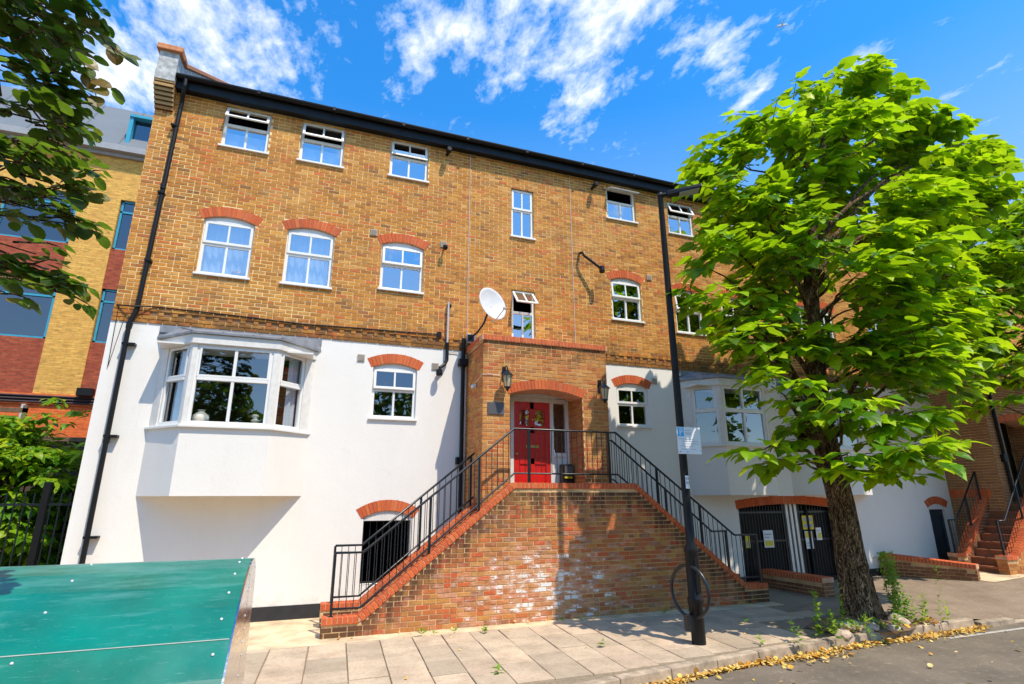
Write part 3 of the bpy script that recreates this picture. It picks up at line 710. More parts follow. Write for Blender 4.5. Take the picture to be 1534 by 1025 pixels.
hd = MB(); band(FR, LOW[0], hd, -.12, -.03, 1.60); band(FR, LOW[2], hd, -.12, -.03, 1.66); hd.build('arch_head_panel', offwhite, bld)
# basement window grille behind the stair
def grille(x0, x1, z0, z1, y, step, name, parent, rails=2, r=.008):
    mb = MB(); n = int((x1-x0)/step)
    for i in range(n+1):
        xx = x0+(x1-x0)*i/n; mb.box(xx-r, xx+r, y-r, y+r, z0, z1)
    for k in range(rails):
        zz_ = z0+(z1-z0)*(k/(rails-1)) if rails > 1 else z1
        mb.box(x0, x1, y-r*1.2, y+r*1.2, zz_-.02, zz_+.02)
    return mb.build(name, blackm, parent)
grille(1.09, 1.94, .52, 1.6, WALL+.12, .11, 'window_bars', bld)

# eaves
ev = MB(); ev.box(XL+.32, XR, WALL-.16, WALL+.1, ZT-.012, ZT+.02); ev.build('soffit', black, bld)
ev = MB(); ev.box(XL+.32, XR, WALL-.185, WALL-.16, ZT-.03, ZT+.22); ev.build('fascia', black, bld)
gu = MB(); K = 8; x0_, x1_ = XL+.34, XR
for r_, rev in ((.062, 1), (.054, 0)):
    vs = []
    for xx in (x0_, x1_):
        for i in range(K+1):
            t = math.pi+math.pi*i/K; vs.append((xx, WALL-.252+math.cos(t)*r_, ZT+.215+math.sin(t)*r_))
    gu.add(vs, [((i, i+1, K+2+i, K+1+i) if rev else (K+1+i, K+2+i, i+1, i)) for i in range(K)])
gu.box(x0_, x1_, WALL-.314, WALL-.304, ZT+.21, ZT+.225); gu.box(x0_, x1_, WALL-.200, WALL-.190, ZT+.21, ZT+.225); gu.box(x0_-.01, x0_, WALL-.314, WALL-.19, ZT+.155, ZT+.225)
for xx in [x0_+1.5*k for k in range(1, 19)]: gu.box(xx-.03, xx+.03, WALL-.32, WALL-.188, ZT+.148, ZT+.23)
gu.build('gutter', black, bld)
PIT = math.radians(35); rise_ = math.tan(PIT)
rf = MB(); ridge_y = WALL+4.5; zr = ZT+.23+(ridge_y-(WALL-.23))*rise_
for (ya, za, yb, zb) in ((WALL-.23, ZT+.23, ridge_y, zr), (ridge_y, zr, WALL+9.3, ZT+.2)):
    n = 26
    for i in range(n):      # lapped slate courses
        t0, t1 = i/n, (i+1)/n
        y0, z0, y1, z1 = ya+(yb-ya)*t0, za+(zb-za)*t0, ya+(yb-ya)*t1, za+(zb-za)*t1
        up0 = .02 if yb > ya and za < zb else 0.0; up1 = 0.0 if up0 else .02
        rf.hexa([(XL+.3, y0, z0+up0-.03), (XR, y0, z0+up0-.03), (XR, y1, z1+up1-.03), (XL+.3, y1, z1+up1-.03), (XL+.3, y0, z0+up0), (XR, y0, z0+up0), (XR, y1, z1+up1), (XL+.3, y1, z1+up1)])
rf.build('roof', slate, bld)
# gable parapet with kneeler at the left corner
gp = MB()
x0_, x1_ = XL-.02, XL+.32; yk = WALL-.30
z_at = lambda y: ZT+.23+(y-(WALL-.23))*rise_
pts = [(yk, ZT+.02), (yk, 10.62), (WALL-.12, 10.62), (WALL+.16, z_at(WALL+.16)+.22), (ridge_y, zr+.22), (WALL+9.3, 10.3), (WALL+9.3, 9.9), (WALL, ZT+.02)]
vs = [(x0_, y, z) for y, z in pts]+[(x1_, y, z) for y, z in pts]; n = len(pts)
gp.add(vs, [tuple(range(n)), tuple(range(2*n-1, n-1, -1))]+[(i, i+n, (i+1) % n+n, (i+1) % n) for i in range(n)])
gp.build('gable_parapet', greyrender, bld)
cp = MB()
def capseg(a, b, th=.07):
    (ya, za), (yb, zb) = a, b
    cp.hexa([(x0_-.05, ya, za), (x1_+.06, ya, za), (x1_+.06, yb, zb), (x0_-.05, yb, zb), (x0_-.05, ya, za+th), (x1_+.06, ya, za+th), (x1_+.06, yb, zb+th), (x0_-.05, yb, zb+th)])
capseg((yk-.07, 10.625), (WALL-.10, 10.625), .05); capseg((yk-.04, 10.68), (WALL-.10, 10.68), .09); capseg((WALL-.10, 10.69), (WALL+.14, z_at(WALL+.16)+.23), .09)
capseg((WALL+.14, z_at(WALL+.16)+.225), (ridge_y, zr+.225), .10); capseg((ridge_y, zr+.225), (WALL+9.3, 10.32), .10)
cp.build('coping_tiles', terracotta, bld, bevel=.01)
kb = MB()
for i in range(6): kb.box(XL-.005*(i+1), XL+.315, WALL-.045*(i+1), WALL+.01, 9.47+i*.075, 9.47+i*.075+.064)
kb.box(XL-.03, XL+.318, WALL-.285, WALL+.01, 9.93, 10.18)
kb.build('corbel_bricks', brickmat('corbel_brick', [(0, (.55, .22, .07)), (.5, (.52, .33, .13)), (1, (.60, .38, .16))], stain_amt=.5), bld)
kb = MB()
for i in range(6): kb.box(XL+.0, XL+.31, WALL-.045*(i+1)+.012, WALL+.01, 9.462+i*.075, 9.462+(i+1)*.075)
kb.build('corbel_joints', simple('dark_joint', (.08, .05, .03), .9), bld)
# rainwater downpipe
dp = MB(); yy = WALL-.07
dp.tube([(-3.0, WALL-.25, ZT+.16), (-3.0, WALL-.25, ZT+.0), (-3.02, WALL-.2, ZT-.12), (-3.04, yy-.02, ZT-.30), (-3.05, yy, ZT-.45), (-3.12, yy, 5.3), (-3.19, yy-.02, 5.0), (-3.19, yy-.02, .05)], .04, 10)
for z in (9.1, 7.6, 6.2, 4.6, 3.0, 1.4): dp.box(-3.24 if z < 5 else -3.15, -3.04, yy-.055, WALL, z, z+.04); 
for z in (7.7, 4.9, 2.9): dp.lathe((-3.19 if z < 5 else -3.085, yy-.01, z), [(.04, 0), (.05, .005), (.05, .10), (.04, .11)], 12)
dp.build('downpipe', black, bld, smooth=False)
# expansion joint beads, cable, flues, vents
jt = MB()
for xx in (2.99, 5.61): jt.box(xx-.005, xx+.005, WALL-.012, WALL, 5.1 if xx < 3 else 5.06, ZT)
jt.build('movement_joint', simple('joint_sealant', (.62, .58, .52), .8), bld)
cb = MB(); cb.tube([(-3.45, WALL-.03, 5.33), (-3.15, WALL-.14, 5.30), (-2.9, WALL-.03, 5.36), (-1.6, WALL-.03, 5.34), (-.3, WALL-.03, 5.30), (.8, WALL-.03, 5.33), (1.6, WALL-.03, 5.34), (2.36, WALL-.03, 5.36)], .013, 6); cb.box(2.33, 2.42, WALL-.05, WALL, 5.3, 5.41)
cb.build('cable', black, bld)
cb = MB(); cb.tube([(-3.42, WALL-.02, 5.33), (-3.4, WALL-.02, 4.2), (-3.3, WALL-.03, 5.1)], .006, 5); cb.build('loose_wire', black, bld)
fl = MB(); fl.tube([(2.55, WALL-.07, 6.1), (2.55, WALL-.07, 4.9)], .022, 8); fl.build('flue_pipe', galv, bld)
fl = MB(); fl.tube([(2.55, WALL-.07, 5.18), (2.55, WALL-.07, 4.80), (2.50, WALL-.09, 4.70), (2.40, WALL-.12, 4.62), (2.38, WALL-.14, 4.50)], .036, 10); fl.lathe((2.38, WALL-.15, 4.44), [(0, 0), (.06, 0), (.07, .03), (.06, .12), (.03, .13)], 14)
fl.box(2.53, 2.62, WALL-.06, WALL, 6.0, 6.06); fl.build('flue_elbow', black, bld)
fl = MB(); fl.tube([(5.80, WALL-.02, 7.78), (5.80, WALL-.16, 7.75), (5.84, WALL-.18, 7.66), (6.22, WALL-.30, 7.33)], .032, 10); fl.lathe((6.24, WALL-.31, 7.22), [(0, 0), (.06, 0), (.07, .04), (.06, .16), (0, .17)], 14); fl.build('boiler_flue', black, bld)
for xx, zz_ in ((2.42, 9.79), (6.24, 9.68)):
    s_ = MB(); s_.lathe((xx, WALL-.26, zz_), [(0, -.02), (.05, -.02), (.062, 0), (.062, .12), (.05, .13), (0, .13)], 14, axis=(0, 1, 0)); s_.tube([(xx, WALL-.2, zz_), (xx, WALL, zz_)], .035, 10); s_.build('flue_terminal', black, bld)
s_ = MB(); s_.lathe((2.42, WALL-.16, 7.28), [(0, 0), (.03, 0), (.055, .05), (.05, .10), (0, .11)], 12); s_.tube([(2.42, WALL-.14, 7.36), (2.42, WALL, 7.38)], .02, 8); s_.build('flue_terminal', black, bld)
for xx, zz_ in ((.81, 4.72), (2.32, 4.66), (.88, 7.5), (2.41, 7.47), (7.70, 4.71), (7.78, 7.42)):
    v_ = MB(); v_.box(xx-.07, xx+.07, WALL-.022, WALL+.01, zz_-.07, zz_+.07)
    for k in range(5): v_.box(xx-.055, xx+.055, WALL-.028, WALL-.022, zz_-.055+k*.024, zz_-.043+k*.024)
    v_.build('air_vent', vent, bld)
# black waste pipe and junction beside the porch
wp = MB(); wp.tube([(2.90, WALL-.09, 5.3), (2.90, WALL-.09, 5.1), (2.90, WALL-.09, .1)], .042, 10); wp.box(2.80, 2.99, WALL-.16, WALL-.01, 4.70, 4.84); wp.box(2.8, 2.88, WALL-.12, WALL, 2.66, 2.80)
wp.build('waste_pipe', black, bld)
wc = MB(); wc.tube([(2.6, WALL-.02, 4.99), (2.78, WALL-.02, 4.99), (2.85, WALL-.02, 4.95), (2.90, WALL-.02, 4.8)], .008, 5); wc.build('cable', simple('grey_cable', (.4, .4, .4), .6), bld)
bx = MB(); bx.box(2.98, 3.18, WALL-.10, WALL, 5.22, 5.42); bx.build('junction_box', offwhite, bld, bevel=.01)

# bays
def bay(a, b, parent, full=True):
    d = .60; fa, fb = a+.60, b-.62; y0 = WALL; y1 = WALL-d
    P = [(a, y0), (fa, y1), (fb, y1), (b, y0)]
    z0, zs, zt = 2.05, 3.20, 4.60
    body = MB(); vs = [(x, y, z0) for x, y in P]+[(x, y, zs-.04) for x, y in P]
    body.add(vs, [(0, 3, 2, 1), (0, 1, 5, 4), (1, 2, 6, 5), (2, 3, 7, 6), (4, 5, 6, 7)])
    bo = body.build('bay_window', white_r, parent)
    ce = MB(); ce.box(a+.03, b-.03, WALL-.5, WALL+.2, zt-.01, zt+.02); ce.build('bay_ceiling', offwhite, bo)
    def ring(off, za, zb, m, name, slope=0, bev=.006):
        mb = MB(); k = off*.42
        Q = [(a-off, y0), (fa-k, y1-off), (fb+k, y1-off), (b+off, y0)]
        q = [(a+.1, y0), (fa+.06, y1+.06), (fb-.06, y1+.06), (b-.1, y0)]
        for i in range(3):
            (ax, ay), (bx_, by), (cx, cy), (dx, dy) = Q[i], Q[i+1], q[i+1], q[i]
            mb.hexa([(ax, ay, za), (bx_, by, za), (cx, cy, za), (dx, dy, za), (ax, ay, zb), (bx_, by, zb), (cx, cy, zb), (dx, dy, zb)])
        return mb.build(name, m, bo, bevel=bev)
    ring(.055, zs-.045, zs-.002, upvc, 'sill')
    ring(.035, zt, zt+.17, offwhite, 'bay_fascia'); 
    # lead roof: low slope up to the wall, turned over the fascia
    rf_ = MB(); o_ = .075; k = .03
    E = [(a-o_-.03, y0), (fa-k, y1-o_), (fb+k, y1-o_), (b+o_+.03, y0)]; zz_ = zt+.172; zw = 5.02
    I = [(a-.05, y0-.004), (a+.25, y0-.004), (b-.25, y0-.004), (b+.05, y0-.004)]
    vs = [(x, y, zz_) for x, y in E]+[(x, y, zz_+.035) for x, y in E]+[(I[0][0], I[0][1], zw-.02), (I[1][0], I[1][1], zw), (I[2][0], I[2][1], zw), (I[3][0], I[3][1], zw-.02)]
    rf_.add(vs, [(0, 1, 5, 4), (1, 2, 6, 5), (2, 3, 7, 6), (0, 3, 2, 1), (4, 5, 9, 8), (5, 6, 10, 9), (6, 7, 11, 10)])
    nr = 3
    for i in range(nr+1):    # rolled seams
        t = i/nr; e = Vector((E[1][0]+(E[2][0]-E[1][0])*t, E[1][1], zz_+.038)); q_ = Vector((I[1][0]+(I[2][0]-I[1][0])*t, I[1][1], zw+.003)); rf_.tube([e, q_], .014, 6)
    rf_.build('lead_roof', lead, bo)
    fs = MB(); fs.box(a-.08, b+.1, WALL-.02, WALL-.004, 4.90, 5.035); fs.build('lead_flashing', lead, bo)
    # corner posts and the three lights
    A = [Vector((x, y, 0)) for x, y in P]
    for (p, q2) in ((A[0], A[1]), (A[1], A[2]), (A[2], A[3])):
        u = (q2-p).normalized(); n_ = Vector((u.y, -u.x, 0)); L = (q2-p).length; f = Fr(p, u, n_)
        
        for ua, ub, dn in ((0, .20 if p is A[0] else .075, -.004), (L-(.20 if q2 is A[3] else .075), L, -.004)):
            post = MB(); post.fbox(f, ua, ub, zs, zt, -.10, dn); post.build('corner_post', offwhite, bo)
    for (p, q2, cols) in ((A[0], A[1], 1), (A[1], A[2], 2), (A[2], A[3], 1)):
        u = (q2-p).normalized(); n_ = Vector((u.y, -u.x, 0)); L = (q2-p).length; f = Fr(p, u, n_)
        l0 = .20 if p is A[0] else .075; l1 = L-(.20 if q2 is A[3] else .075)
        bay_light(f, l0, l1, zs, zt, cols, bo)
    return bo
def bay_light(f, u0, u1, z0, z1, cols, bo):
    F = .05; n1 = -.02; n0 = -.09; zt = z0+(z1-z0)*.57; mb = MB()
    L = [(u0, u0+F, z0, z1, n0, n1), (u1-F, u1, z0, z1, n0, n1), (u0+F, u1-F, z0, z0+F*1.4, n0, n1), (u0+F, u1-F, z1-F, z1, n0, n1), (u0+F, u1-F, zt-F*.6, zt+F*.6, n0, n1+.012)]
    c0, c1 = u0+F*.8, u1-F*.8; G = .035
    L += [(c0, c0+G, zt+F*.6, z1-F*.8, n1, n1+.014), (c1-G, c1, zt+F*.6, z1-F*.8, n1, n1+.014), (c0+G, c1-G, zt+F*.6, zt+F*.6+G, n1, n1+.014), (c0+G, c1-G, z1-F*.8-G, z1-F*.8, n1, n1+.014)]
    iu = [(u0+F)+(u1-u0-2*F)*k/cols for k in range(cols+1)]
    for k in range(1, cols): L += [(iu[k]-.025, iu[k]+.025, z0+F*1.4, z1-F, n0, n1+.004)]
    bars(mb, f, L); mb.build('window_frame', upvc, bo, bevel=.004)
    for k in range(cols):
        a_, b_ = iu[k]+(.025 if k else .0), iu[k+1]-(.025 if k < cols-1 else 0)
        pane_mesh(f, a_, b_, z0+F*1.4, zt-F*.6, n1-.035, bo, g=glass_lo); pane_mesh(f, a_, b_, zt+F*.6, z1-F, n1-.035, bo, g=glass_lo)
bays = [bay(a, b, bld) for a, b in BAYS]
# curtains of the left bay
b0_ = bays[0]
u = (Vector((-2.05, WALL-.6, 0))-Vector((-2.65, WALL, 0))).normalized(); f_ = Fr((-2.65, WALL, 0), u, (u.y, -u.x, 0)); curtain(f_, .35, .80, 3.25, 4.58, -.16, b0_, .02)
u = (Vector((-.06, WALL, 0))-Vector((-.68, WALL-.6, 0))).normalized(); f_ = Fr((-.68, WALL-.6, 0), u, (u.y, -u.x, 0)); curtain(f_, .42, .66, 3.25, 4.58, -.16, b0_, .02)


# ------------------------------------------------------------------ entrance porches
def porch(x0, x1, yf, ops_u, zs, rise, th, parent, zt=4.985, full=True, bm=porchb):
    """brick porch with a segmental arch; returns front frame"""
    ff = Fr((x0, yf, 0), (1, 0, 0), (0, -1, 0)); lf = Fr((x0, WALL, 0), (0, -1, 0), (-1, 0, 0)); rf2 = Fr((x1, yf, 0), (0, 1, 0), (1, 0, 0))
    W_ = x1-x0; D = WALL-yf
    op = Op(ops_u[0], ops_u[1], 1.0, zs, rise, th, .03)
    lst = []
    mj = MB()
    fb = courses(ff, .0, W_, 1.70, zt, [op]); lb = courses(lf, 0, D, .08, zt, [], start=.1)
    rb = courses(rf2, 0, D, .08, zt, [])
    # one part name, so choose the largest of both faces together
    lay(ff, fb, bm, parent, 190 if full else 0, 'brick', 'brickwork'); lay(lf, lb, bm, parent, 100 if full else 60, 'brick', 'brickwork')
    mb = MB()
    for q in rb: brick_faces(mb, rf2, q)
    mb.build('side_brickwork', bm, parent, kind='stuff')
    panel(mj, ff, .005, W_-.005, 1.7, zt, [op], n=-.005, dz=.0375, shrink=.03)
    mj.add([lf(0, 0, -.008), lf(D-.008, 0, -.008), lf(D-.008, zt, -.008), lf(0, zt, -.008)], [(0, 1, 2, 3)])
    mj.add([rf2(.008, 0, -.008), rf2(D, 0, -.008), rf2(D, zt, -.008), rf2(.008, zt, -.008)], [(0, 1, 2, 3)])
    mj.build('brick_joints', mortar2, parent)
    arch(ff, op, parent, .5)
    # brick reveals of the opening
    for uu, s_ in ((ops_u[0], 1), (ops_u[1], -1)):
        f = Fr(ff(uu, 0, 0), (0, 1, 0), (s_, 0, 0)) if s_ > 0 else Fr(ff(uu, 0, 0), (0, 1, 0), (-1, 0, 0))
        q = courses(f, .012, .70, 1.9, zs+.1, []); mb = MB()
        for b in q: brick_faces(mb, f, b)
        mb.build('reveal_brickwork', bm, parent, kind='stuff')
        mb = MB(); mb.add([f(0.006, 1.9, -.008), f(.7, 1.9, -.008), f(.7, zs+.13, -.008), f(.006, zs+.13, -.008)], [(0, 1, 2, 3)]); mb.build('brick_joints', mortar2, parent)
    # coping of bricks on edge
    def soldier(p, u, n_, L, z0, h, depth, over=.035):
        f = Fr(p, u, n_); k = int(L/.0745)
        for i in range(k):
            me = unit_brick(.065, h, depth, red, 'coping_brick'); a_ = math.atan2(f.u.y, f.u.x)
            o = link('coping_brick', me, f((i+.5)*L/k, z0, over+random.uniform(-.002, .002)), parent); o.rotation_euler = (0, 0, a_)
    soldier((x0, yf, 0), (1, 0, 0), (0, -1, 0), W_, zt+.008, .105, .215)
    soldier((x0, WALL-.01, 0), (0, -1, 0), (-1, 0, 0), D-.2, zt+.008, .105, .215)
    cm = MB(); cm.box(x0-.028, x1+.028, yf-.028, WALL, zt, zt+.104); cm.build('coping_bed', redmortar, parent)
    return ff, op
pr = thing('entrance_porch', 'flat topped red and yellow brick entrance porch with an arch over the red door', 'porch', (PX0, WALL, 0))
f1, op1 = porch(PX0, PX1, PY, (.55, 2.11), 3.95, .13, .18, pr)
inn = MB(); inn.box(PX0+.10, PX1-.1, PY+.55, PY+.60, 4.02, 4.2); inn.build('ceiling_beam', offwhite, pr)
YD = 10.52   # plane of the door frame
fd = Fr((0, YD, 0), (1, 0, 0), (0, -1, 0)); ZF = 1.96
dr = MB(); fbx = lambda mb, u0, u1, z0, z1, n0, n1: mb.fbox(fd, u0, u1, z0, z1, n0, n1)
for L_ in ((3.55, 3.62, ZF, 4.0, -.08, 0), (3.80, 3.88, ZF, 4.0, -.08, .0), (4.68, 4.76, ZF, 4.0, -.08, 0), (5.11-.07, 5.11, ZF, 4.0, -.08, 0), (3.55, 5.11, 3.93, 4.02, -.08, .004), (4.76, 5.04, 2.82, 2.90, -.07, -.002), (3.62, 3.8, 2.75, 2.82, -.07, -.002)): fbx(dr, *L_)
band_op = Op(3.55, 5.11, 1.9, 3.95, .13, .1)
band(fd, band_op, dr, -.08, .002, 4.01); dr.build('door_frame', offwhite, pr, bevel=.005)
dr = MB(); fbx(dr, 3.88, 4.68, ZF+.02, 3.93, -.065, -.03); 
for L_ in ((3.885, 3.99, ZF+.03, 3.925), (4.57, 4.675, ZF+.03, 3.925), (4.235, 4.325, ZF+.03, 3.925), (3.99, 4.57, 3.78, 3.925), (3.99, 4.57, 3.28, 3.42), (3.99, 4.57, 2.66, 2.78), (3.99, 4.57, ZF+.03, ZF+.22)): fbx(dr, *L_, -.03, -.012)
do = dr.build('door', redp, pr, bevel=.004)
for a_, b_ in ((4.01, 4.215), (4.345, 4.55)):
    q = MB(); fbx(q, a_, b_, 3.44, 3.76, -.03, -.022); q.build('door_glass', glass_lo, do)
q = MB(); q.lathe(fd(4.28, 3.55, -.012), [(0, .045), (.02, .04), (.024, .02), (.012, 0)], 12, axis=(0, -1, 0)); q.lathe(fd(3.93, 2.86, -.012), [(0, .05), (.022, .045), (.026, .02), (.014, 0)], 12, axis=(0, -1, 0)); q.build('door_knob', brass, do)
q = MB(); fbx(q, 4.14, 4.42, 2.99, 3.04, -.03, -.006); q.build('letter_flap', brass, do)
for a_, b_, c_ in ((4.76, 5.04, 2.90), (3.62, 3.80, 2.82)):
    q = MB(); fbx(q, a_, b_, c_, 3.93, -.05, -.04); q.build('sidelight_glass', glass_lo, pr)
q = MB(); fbx(q, 4.76, 5.04, ZF, 2.82, -.06, -.03); fbx(q, 3.62, 3.80, ZF, 2.75, -.06, -.03)
for k in range(4): fbx(q, 4.79+k*.062, 4.80+k*.062, ZF, 2.82, -.03, -.024)
q.build('door_side_panel', offwhite, pr)
q = MB(); q.box(3.56, 5.10, YD+.3, YD+.34, 1.9, 4.2); q.build('hall_wall', interior, pr)
nb = thing('letter_box', 'black box with two yellow printed bands standing beside the red door', 'post box', (4.96, 10.40, 1.95))
q = MB(); q.box(4.84, 5.07, 10.28, 10.46, 1.955, 2.66); q.build('box_body', black, nb, bevel=.01)
q = MB(); q.box(4.87, 5.04, 10.27, 10.279, 2.44, 2.63); q.build('box_flap', slatepl, nb)
q = MB()
for k in range(7): q.box(4.865+k*.026, 4.865+k*.026+random.choice([.012, .018, .02]), 10.262, 10.278, 2.38, 2.415)
q.box(4.86, 5.05, 10.262, 10.278, 2.10, 2.125); q.build('yellow_band', yellowp, nb)
# lanterns
def lantern(x, z, y, lbl):
    t = thing('wall_lantern', lbl, 'lantern', (x, y, z+.3), 'black coach lanterns either side of the door arch')
    cx, cy = x, y-.20
    q = MB(); q.lathe((x, y, z+.33), [(0, .02), (.05, .018), (.055, 0)], 12, axis=(0, -1, 0)); q.box(x-.035, x+.035, y-.02, y, z+.18, z+.45)
    q.tube([(x, y-.01, z+.36), (x, y-.08, z+.44), (x, y-.17, z+.43), (x, y-.20, z+.36)], .011, 8); q.build('bracket', blackm, t)
    q = MB(); q.lathe((cx, cy, z), [(0, .40), (.015, .39), (.012, .36), (.03, .345), (.03, .33), (.115, .245), (.12, .235), (.10, .235)], 6); q.lathe((cx, cy, z), [(.06, .02), (.065, .0), (.03, -.02), (.02, -.06), (0, -.07)], 6)
    for k in range(6):
        a_ = math.pi/3*k; q.tube([(cx+math.cos(a_)*.062, cy+math.sin(a_)*.062, z+.01), (cx+math.cos(a_)*.098, cy+math.sin(a_)*.098, z+.24)], .006, 4)
    q.build('lantern_frame', blackm, t)
    q = MB(); q.lathe((cx, cy, z), [(.057, .01), (.092, .24)], 6); q.build('lantern_glass', lampglass, t)
lantern(3.43, 4.02, PY, 'left of two black coach lanterns, beside the arch above the dark plaque')
lantern(5.52, 3.90, PY, 'right of two black coach lanterns, on the narrow pier beyond the door arch')
t = thing('plaque', 'dark slate name plaque fixed to the brick left of the porch arch', 'plaque', (3.28, PY, 3.54)); q = MB(); q.box(3.10, 3.43, PY-.02, PY-.002, 3.53, 3.76); q.build('plaque_plate', slatepl, t, bevel=.003)
t = thing('camera_dome', 'small white security camera on the porch side wall below the dish', 'security camera', (3.0, 10.2, 4.15)); q = MB(); q.lathe((3.0, 10.35, 4.15), [(.045, 0), (.045, .04), (.035, .06)], 14, axis=(-1, 0, 0)); q.lathe((2.93, 10.3, 4.13), [(0, -.05), (.03, -.05), (.04, 0), (.035, .06), (0, .065)], 12, axis=(-.3, -1, -.2)); q.build('camera_body', upvc, t, smooth=True)
q = MB(); q.tube([(2.98, 10.33, 4.2), (2.99, 9.95, 4.27), (2.99, 9.85, 4.29), (3.1, 9.848, 4.3), (3.35, 9.848, 4.29)], .004, 5); q.build('camera_cable', upvc, t)
# satellite dish on the porch roof
t = thing('satellite_dish', 'white oval satellite dish on a bent black arm above the porch roof', 'satellite dish', (3.16, 10.6, 5.1))
ax = Vector((.34, -.86, .26)).normalized(); c = Vector((3.37, 10.45, 5.93))
q = MB(); q.lathe(c-ax*.05, [(0, .0), (.10, .006), (.20, .024), (.30, .055), (.345, .075), (.35, .07), (.30, .045), (.20, .014), (.10, -.004), (0, -.01)], 36, axis=ax)
do_ = q.build('dish', dishm, t, smooth=True); do_.scale = (1.02, 1, 1.12)
q = MB(); lo = c - Vector((0, 0, .36)) + ax*.02; fp = c + ax*.42 - Vector((0, 0, .28)); q.tube([lo-ax*.04, lo+ax*.10-Vector((0, 0, .02)), fp], .013, 6); q.lathe(fp, [(0, -.06), (.028, -.05), (.03, .03), (0, .04)], 10, axis=(c-fp)); q.build('receiver_arm', galv, t)
q = MB(); q.tube([(3.05, 10.95, 5.32), (3.05, 10.8, 5.32), (3.1, 10.62, 5.36), (3.22, 10.56, 5.55), (3.27, 10.52, 5.72), c-ax*.05], .021, 8); q.box(2.98, 3.12, WALL-.12, WALL-.101, 5.24, 5.4); q.build('mast', blackm, t)

# ------------------------------------------------------------------ entrance stair 1
st = thing('entrance_stair', 'brick double flight entrance stair with red coping and white paint flaking off its front wall', 'stairs', (4.64, 9.4, 0))
SY = 9.40
prof = [(.40, .285), (.93, .285), (3.44, 2.265), (5.96, 2.265), (8.34, .355), (8.86, .355)]
def ztop(x):
    for (a, b), (c_, d) in zip(prof, prof[1:]):
        if a <= x <= c_: return b+(d-b)*(x-a)/(c_-a)
    return prof[0][1] if x < prof[0][0] else prof[-1][1]
FS = Fr((0, SY, 0), (1, 0, 0), (0, -1, 0))
def under(z):
    zt = z+.105+.03
    L_ = []
    # the coping line cuts the courses
    xa = .93+(zt-.285)/(2.265-.285)*(3.44-.93) if zt > .285 else .4
    xb = 8.34-(zt-.355)/(2.265-.355)*(8.34-5.96) if zt > .355 else 8.86
    if zt > 2.275: return [(0, 12)]
    return [(-1, max(.4, xa)), (min(8.86, xb), 12)]
sb = courses(FS, .40, 8.86, .012, 2.16, [], extra=under)
lay(FS, sb, brown, st, 300, 'brick', 'brickwork')
def prism(mb, pts, y0, y1):
    n = len(pts); vs = [(x, y0, z) for x, z in pts]+[(x, y1, z) for x, z in pts]
    mb.add(vs, [tuple(range(n)), tuple(range(2*n-1, n-1, -1))]+[(i, i+n, (i+1) % n+n, (i+1) % n) for i in range(n)])
inset = lambda d: [(.405, -.1), (8.855, -.1)]+[(x+(.005 if x < 1 else -.005 if x > 8 else 0), z-.10) for x, z in prof[::-1]]
q = MB(); prism(q, inset(0), SY+.007, SY+.215); q.build('parapet_core', mortar2, st)
# end faces of the parapet, courses of headers
for xx, un in ((.40, (-1, 0, 0)), (8.86, (1, 0, 0))):
    f = Fr((xx, SY+.215 if un[0] < 0 else SY, 0), (0, -1 if un[0] < 0 else 1, 0), un); zt = .19 if un[0] < 0 else .26
    q = MB()
    for b in courses(f, .002, .213, .012, zt, []): brick_faces(q, f, b)
    q.build('end_brickwork', brown, st, kind='stuff')
def coping(prof, y0, depth, parent, m=red, h=.10, name='coping_brick', bed=True, steps=.0755):
    for (a, b), (c_, d) in zip(prof, prof[1:]):
        L = math.hypot(c_-a, d-b); n = max(1, round(L/steps)); ang = math.atan2(d-b, c_-a)
        me = unit_brick(.066, h, depth, m, name)
        for i in range(n):
            t = (i+.5)/n; x = a+(c_-a)*t + math.sin(ang)*h; z = b+(d-b)*t - math.cos(ang)*h
            o = link(name, me, (x, y0+random.uniform(-.003, .003), z), parent); o.rotation_euler = (random.uniform(-.008, .008), -ang+random.uniform(-.012, .012), 0)
    if bed:
        q = MB()
        for (a, b), (c_, d) in zip(prof, prof[1:]):
            prism(q, [(a+.003, b-.09), (c_-.003, d-.09), (c_-.003, d-.008), (a+.003, b-.008)], y0+.006, y0+depth-.006)
        q.build('coping_bed', redmortar, parent)
coping(prof, SY-.015, .245, st)
# rear parapet either side of the porch and the treads between
RY = 10.16
rpl = [(.40, .36), (1.0, .36), (2.97, 1.92)]; rpr = [(5.73, 2.2), (5.96, 2.2), (8.34, .43), (8.86, .43)]
for rp in (rpl, rpr):
    q = MB(); prism(q, [(rp[0][0]+.01, -.05), (rp[-1][0]-.01, -.05)]+[(x, z-.1) for x, z in rp[::-1]], RY, RY+.2); q.build('rear_parapet', mortar2, st)
    coping(rp, RY-.015, .23, st)
    q = MB(); f = Fr((0, RY-.001, 0), (1, 0, 0), (0, -1, 0))
    ex = lambda z, rp=rp: [(-1, next((a+(c_-a)*(z+.14-b)/(d-b) for (a, b), (c_, d) in zip(rp, rp[1:]) if min(b, d) <= z+.14 <= max(b, d) and b != d and d > b), rp[0][0] if rp is rpl else 0)), ]
    if rp is rpl:
        for b in courses(f, .4, 2.97, .012, 1.82, [], extra=ex): brick_faces(q, f, b)
        q.build('rear_brickwork', brown, st, kind='stuff')
n = 11; rz = 1.95/n
for i in range(n):
    xa = .98+i*(2.46/n); xb = 8.22-i*(2.26/n)
    q = MB(); q.box(xa, 3.45, SY+.216, RY-.002, i*rz if i else .0, (i+1)*rz-.002); q.build('step', stepm, st)
    if i < n-1:
        q = MB(); q.box(5.96+.0, xb, SY+.216, RY-.002, i*rz, (i+1)*rz-.002); q.build('step', stepm, st)
q = MB(); q.box(3.452, 5.955, SY+.216, 11.0, .01, 1.952); q.build('landing', stepm, st)

